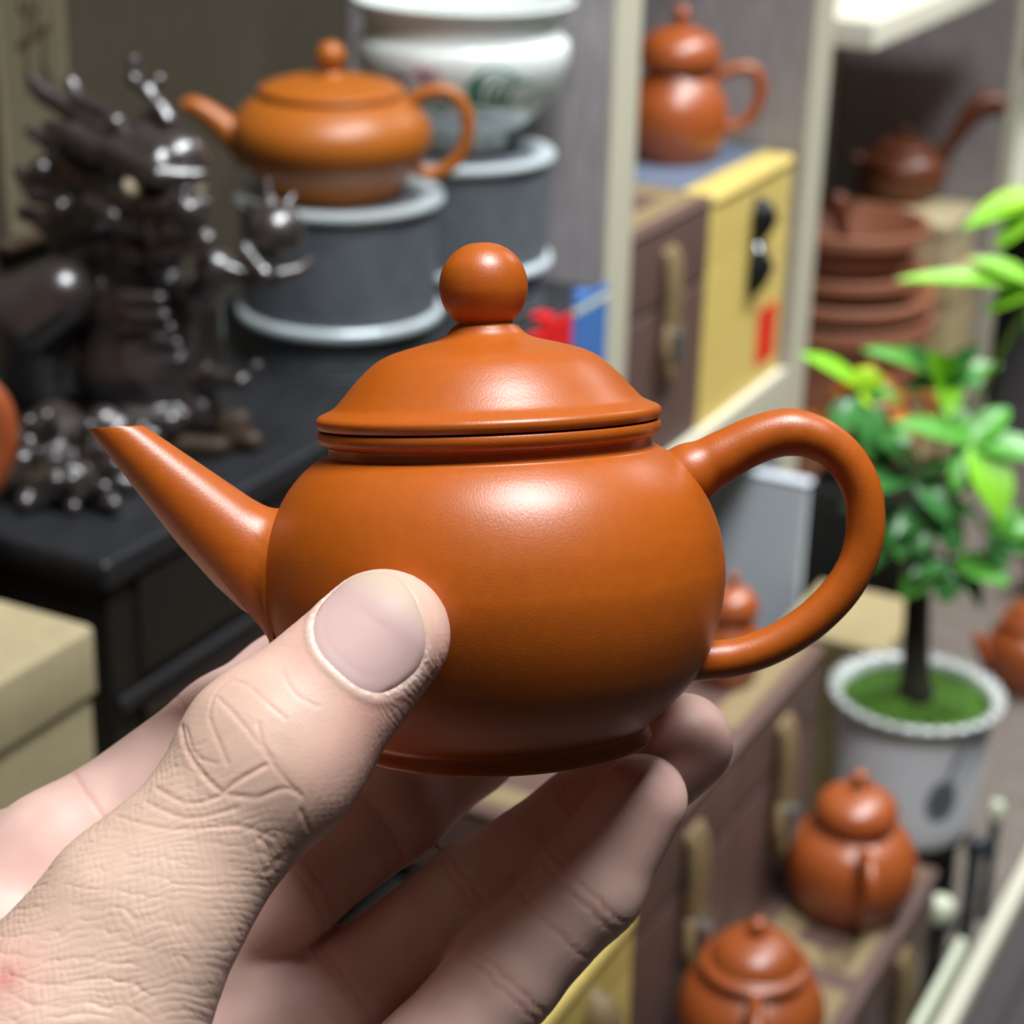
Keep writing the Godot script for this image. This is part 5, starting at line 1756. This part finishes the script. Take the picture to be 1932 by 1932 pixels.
func build_nail(t: Node3D, c0: Vector3, prims: Array) -> void:
	var thumb := prims.slice(0, 3)
	var v := PackedVector3Array()
	var idx := PackedInt32Array()
	var col := PackedColorArray()
	var nr := 14
	var ns := 64
	var bed := Color(0.765, 0.635, 0.615).srgb_to_linear()
	var free := Color(0.725, 0.645, 0.57).srgb_to_linear()
	var moon := Color(0.79, 0.685, 0.66).srgb_to_linear()
	for layer in 2:
		for i in nr + 1:
			for s in ns:
				var a := TAU * s / ns
				var dir := Vector2(cos(a), sin(a))
				var e := nail_edge(dir)
				var q := dir / e * (0.995 * i / nr)
				var p: Vector3 = c0 + (THUMB_S * (q.x + NAIL_C.x) + THUMB_T * (q.y + NAIL_C.y)) * MM + THUMB_N * 0.02
				for step in 60:
					var d := 1.0
					for b in thumb:
						d = minf(d, cap_dist(p, b))
					if d < 0.00003:
						break
					p -= THUMB_N * d
				# nail plate: rounder across than the skin beneath
				var lift := 0.05 - 0.85 * layer - 0.22 * smoothstep(0.9, 1.0, float(i) / nr)
				v.append(p + THUMB_N * lift * MM)
				var cc := bed.lerp(free, smoothstep(-1.0, -6.5, q.x + 0.18 * q.y)).lerp(moon, smoothstep(6.0, 8.5, q.x))
				col.append(cc)
	var per := (nr + 1) * ns
	for layer in 2:
		for i in nr:
			for s in ns:
				var a := layer * per + i * ns + s
				var b := layer * per + i * ns + (s + 1) % ns
				idx.append_array(PackedInt32Array([a, a + ns, b, b, a + ns, b + ns]) if layer == 0 else PackedInt32Array([a, b, a + ns, b, b + ns, a + ns]))
	for s in ns:
		var a := nr * ns + s
		var b := nr * ns + (s + 1) % ns
		idx.append_array(PackedInt32Array([a, a + per, b, b, a + per, b + per]))
	var kept := v.duplicate()
	v = relax(v, idx, 5, 0.5)
	for layer in 2:
		var first: int = layer * (nr + 1) * ns
		var mid := Vector3.ZERO
		for s in ns:
			v[first + nr * ns + s] = kept[first + nr * ns + s]
			v[first + (nr - 1) * ns + s] = kept[first + (nr - 1) * ns + s]
			mid += v[first + ns + s] / ns
		for s in ns:
			v[first + s] = mid
	obj("thumbnail", finish(v, idx, 50.0, PackedVector2Array(), col), M.nail, t)


func cap_dist(p: Vector3, b: Array) -> float:
	var ab: Vector3 = b[1] - b[0]
	var pa: Vector3 = p - b[0]
	var t := clampf(pa.dot(ab) / maxf(ab.length_squared(), 1e-12), 0, 1)
	var w := pa - ab * t
	if b.size() > 7:
		var fd: Vector3 = b[6]
		w += fd * (w.dot(fd) * (1.0 / b[7] - 1.0))
	return (w.length() - lerpf(b[2], b[3], t)) * (b[7] if b.size() > 7 else 1.0)


func build_cartons() -> void:
	var a := thing("card", "bright red card hooked on the pedestal's front edge beside a blue one", "card", Vector3(X0 + 0.0013, 1.05, -0.947))
	obj("face", rbox(Vector3(0.0025, 0.077, 0.056), 0.0008), M.red_pack, a)
	obj("hook", rbox(Vector3(0.010, 0.002, 0.012), 0.0005), M.red_pack, a, Vector3(-0.0045, 0.0802, 0))
	obj("hook", rbox(Vector3(0.002, 0.006, 0.012), 0.0005), M.red_pack, a, Vector3(0, 0.075, 0))
	var b := thing("card", "blue card hooked on the pedestal's front edge next to the shelf upright", "card", Vector3(X0 + 0.0013, 1.05, -1.0005))
	obj("face", rbox(Vector3(0.0025, 0.083, 0.046), 0.0008), M.blue_pack, b)
	obj("band", rbox(Vector3(0.0028, 0.004, 0.046), 0.0003), M.pale, b, Vector3(0, 0.074, 0))
	obj("hook", rbox(Vector3(0.010, 0.002, 0.012), 0.0005), M.blue_pack, b, Vector3(-0.0045, 0.0802, 0))


func build_lower_boxes() -> void:
	var g := "brown leatherette gift boxes"
	var s := Vector3(0.13, 0.145, 0.131)
	# row against the shelf: an under layer, and on it a yellow box and two brown ones
	brown_box("brown gift box at the bottom of the stack nearest the planter", Vector3(-0.376, 0.65, -0.955), Vector3(0.13, 0.14, 0.131), g)
	brown_box("brown gift box at the bottom of the stack behind the fingertips", Vector3(-0.376, 0.65, -0.822), Vector3(0.13, 0.14, 0.131), g)
	brown_box("brown gift box at the bottom of the stack under the low yellow box", Vector3(-0.376, 0.65, -0.678), Vector3(0.13, 0.14, 0.150), g)
	brown_box("brown gift box on top of its stack with a strap just left of the planter", Vector3(-0.376, 0.79, -0.955), s, g)
	brown_box("brown gift box on top of its stack with a strap beside the pinky fingertip", Vector3(-0.376, 0.79, -0.822), s, g)
	yellow_box("yellow silk box low down under the fingers at the bottom of the view", Vector3(-0.333, 0.79, -0.698), Vector3(0.046, 0.118, 0.107), false)
	for n in ["hasp", "peg", "ring"]:
		(get_node("silk_box_001/" + n) if has_node("silk_box_001") else get_node("silk_box/" + n)).material_override = M.strap
	card_box("added black box standing in for shelf shadow behind the low yellow box", Vector3(-0.40, 0.79, -0.675), Vector3(0.085, 0.10, 0.14), M.black, 0.03)  # black box added in place of the shelf's shade between the fingers
	# front row, carrying two pots
	brown_box("brown gift box in the front row carrying the gourd teapot before the planter", Vector3(-0.2705, 0.65, -0.977), Vector3(0.074, 0.14, 0.140), g)
	brown_box("brown gift box in the front row carrying the flanged dome-lidded teapot", Vector3(-0.2705, 0.65, -0.83), Vector3(0.074, 0.14, 0.149), g)
	small_pot("teapot", "orange gourd teapot with its spout turned to the front before the white planter", Vector3(-0.2695, 0.791, -0.981), -62, M.clay, SQUAT, "gourd-shaped teapots")
	small_pot("teapot", "orange teapot with a flanged dome lid at the bottom of the view", Vector3(-0.2675, 0.791, -0.812), -68, M.clay, DOME)
	var small := small_pot("teapot", "small orange teapot behind the held pot's lower handle before the white card box", Vector3(-0.344, 0.936, -0.950), 20, M.clay, GOURD)
	small.scale = Vector3(0.52, 0.62, 0.52)
	small.get_node("handle").queue_free()
	# farther along the counter
	small_pot("teapot", "round orange teapot on the counter just behind the white planter", Vector3(-0.300, 0.651, -1.60), 30, M.clay, DOME)
	small_pot("teapot", "dark reddish teapot farther along the counter behind the orange one", Vector3(-0.315, 0.651, -1.80), 30, M.clay_brown, GOURD)
	small_pot("teapot", "reddish teapot half hidden behind the right-hand leaves", Vector3(-0.300, 0.80, -1.97), 30, M.clay_red, DOME)
	card_box("low cardboard box on the counter under the half hidden reddish teapot", Vector3(-0.30, 0.65, -1.97), Vector3(0.12, 0.149, 0.12), M.card, 0.03)
	small_pot("teapot", "orange teapot peeping past the shelf upright above the held handle", Vector3(-0.432, 0.872, -1.475), 40, M.clay_gold, DOME)
	card_box("added black box darkening the space under the orange teapot past the upright", Vector3(-0.416, 0.65, -1.465), Vector3(0.090, 0.221, 0.10), M.black, 0.03)  # dark box added so the cubby below the pot looks dark
	card_box("cardboard box on the counter between the brown boxes and the planter's trunk", Vector3(-0.385, 0.65, -1.33), Vector3(0.085, 0.16, 0.10), M.card, 0.04)
	# tools standing between the front boxes and the rail
	# small tools between the front boxes and the rail
	var tools := [[-0.2345, -1.075, 0.094, 9.0, "stout dark tool with a big pale cap standing by the rail"], [-0.2385, -1.178, 0.082, 7.0, "dark grey tool standing by the rail below the planter"], [-0.2365, -1.222, 0.088, 5.5, "thin dark tool with a small pale cap below the planter"]]
	for k in 3:
		var q: Array = tools[k]
		var t := thing("tea_tool", q[4], "tool", Vector3(q[0], 0.651, q[1]), 0, "dark tools along the rail")
		var h: float = q[2] * 1000
		obj("handle", lathe(P([0.01, 0, q[3] * 0.7, 0, q[3] * 0.75, 1, q[3] * 0.65, h * 0.4, q[3] * 0.7, h - 10, 0.01, h - 10]), 20), M.slate if k else M.black, t)
		obj("cap", lathe(spline2(P([q[3] * 0.65, h - 10, q[3] * 0.95, h - 6, q[3], h, q[3] * 0.75, h + 6, 0.01, h + 8]), 4), 20), M.slate if k == 1 else M.pale, t)
	var st := thing("bamboo_strip", "long pale strip lying along the rail at the bottom of the view", "strip", Vector3(-0.2262, 0.651, -1.02))
	obj("slat", rbox(Vector3(0.0065, 0.050, 0.19), 0.001), M.pale, st)


func build_left_things() -> void:
	card_box("beige cardboard box with a lid beside the black pedestal", Vector3(-0.52, 0.983, -0.462), Vector3(0.148, 0.137, 0.136), M.card_light, 0.030)
	var lp := small_pot("teapot", "red-brown teapot whose round handle reaches in beside the small carving", LEFTPOT_AT, 27, M.clay_red, DOME)
	lp.scale = Vector3(1.3, 1.3, 1.3)
	var c := thing("cup", "white porcelain cup just showing beside the red-brown handle", "cup", LEFTCUP_AT)
	obj("body", lathe(spline2(P([0.01, 2, 6, 2, 6.5, 0, 8, 0, 9, 2, 12, 8, 14, 16, 15, 24, 14.2, 24.4, 13, 17, 10, 8, 6, 4, 0.01, 3.5]), 4), 40), M.porcelain, c)


func _ready() -> void:
	# camera, sky, exposure
	var cam := Camera3D.new()
	cam.name = "camera"
	cam.position = Vector3(0, 1.45, 0)
	cam.rotation_order = EULER_ORDER_YXZ
	cam.rotation_degrees = Vector3(-22.5, 27, 1.5)
	cam.near = 0.02
	cam.far = 30.0
	var lens := CameraAttributesPhysical.new()
	lens.frustum_focal_length = 35.0 / (2.0 * 0.259677)
	lens.frustum_focus_distance = 0.288
	lens.frustum_near = 0.02
	lens.frustum_far = 30.0
	lens.exposure_aperture = lens.frustum_focal_length / 3.1
	cam.attributes = lens
	cam.fov = 29.113
	add_child(cam)
	cam.fov = 29.113
	var we := WorldEnvironment.new()
	we.name = "environment"
	var env := Environment.new()
	env.background_mode = Environment.BG_COLOR
	env.background_color = Color(0.5, 0.52, 0.55)
	env.tonemap_mode = Environment.TONE_MAPPER_LINEAR
	env.tonemap_exposure = EXPOSURE
	env.sdfgi_enabled = true
	env.ssao_enabled = true
	env.ssil_enabled = true
	we.environment = env
	add_child(we)
	make_materials()
	M.skin = mat(Color(1, 1, 1), 0.48, 0.0, 0.4)
	M.skin.vertex_color_use_as_albedo = true
	M.skin.subsurf_scatter_enabled = true
	M.skin.subsurf_scatter_strength = 0.06
	relief(M.skin, noise_tex(0.09, 512, FastNoiseLite.TYPE_CELLULAR, 2, 17, 1.2), 0.22, Vector3(70, 70, 70))
	M.nail = mat(Color(1, 1, 1), 0.55, 0.0, 0.35)
	M.nail.vertex_color_use_as_albedo = true
	ceiling_lamp(Vector3(0.12, 2.6, -0.30), LAMP_E, "square ceiling lamp straight above the held teapot")
	ceiling_lamp(Vector3(0.3, 2.6, -2.6), LAMP_E * 0.35, "square ceiling lamp farther along the aisle")
	added_spot(Vector3(0.2, 2.55, -1.35), Vector3(-0.45, 0.9, -1.35), SPOT_E, 22.0, "added spotlight over the aisle brightening the middle cubby")
	added_spot(Vector3(0.15, 2.55, -0.85), Vector3(-0.55, 1.15, -0.92), SPOT_E * 0.6, 17.0, "added spotlight over the aisle brightening the dragon and canisters")
	added_spot(Vector3(0.35, 2.55, -2.0), Vector3(-0.4, 0.85, -1.85), SPOT_E * 0.8, 24.0, "added spotlight over the aisle brightening the far cubby")

	# setting
	build_room()
	build_shelf()
	build_counter()

	# the held pot and the hand
	var grip := Transform3D(cam.transform.basis, cam.position - cam.transform.basis.z * 0.31)
	build_held_pot(grip)
	build_hand(grip)

	# bay of the dragon
	build_pedestal()
	canister("pewter canister with a flat amber teapot on its lid", TIN1_AT)
	canister("pewter canister carrying the painted white bowl", TIN2_AT)
	build_flat_pot()
	build_bowl()
	build_dragon()
	build_figure()
	build_scroll()
	build_cartons()

	# boxes in the middle cubby
	brown_box("brown box with a strap latch beside the tall yellow box in the middle cubby", Vector3(-0.545, 0.983, -1.130), Vector3(0.15, 0.165, 0.1405), "brown leatherette gift boxes")
	yellow_box("tall yellow silk box with a red label under the gourd teapot", Vector3(-0.545, 0.983, -1.281), Vector3(0.15, 0.164, 0.158), true)
	var bc := thing("blue_cloth", "flat blue folded cloth under the gourd teapot in the middle cubby", "cloth", Vector3(-0.552, 1.147, -1.281))
	obj("layer", rbox(Vector3(0.118, 0.002, 0.15), 0.0008), M.blue_cloth, bc)
	small_pot("teapot", "orange gourd teapot standing on the blue cloth in the middle cubby", Vector3(-0.535, 1.149, -1.289), 27, M.clay, GOURD, "gourd-shaped teapots")
	card_box("white card box standing below the shelf edge, seen through the teapot handle", Vector3(-0.495, 0.65, -1.352), Vector3(0.125, 0.252, 0.012), M.white_card, 0.004)

	# far cubby
	card_box("upper cardboard box under the dark side-handled teapot", Vector3(-0.545, 0.934, -1.9165), Vector3(0.13, 0.051, 0.110), M.card_light, 0.016)
	card_box("large cardboard box carrying the smaller one beside the clay stack", Vector3(-0.545, 0.65, -1.9165), Vector3(0.15, 0.283, 0.112), M.card, 0.03)
	build_side_handle_pot()
	build_clay_stack()

	build_lower_boxes()
	build_plant()
	build_left_things()
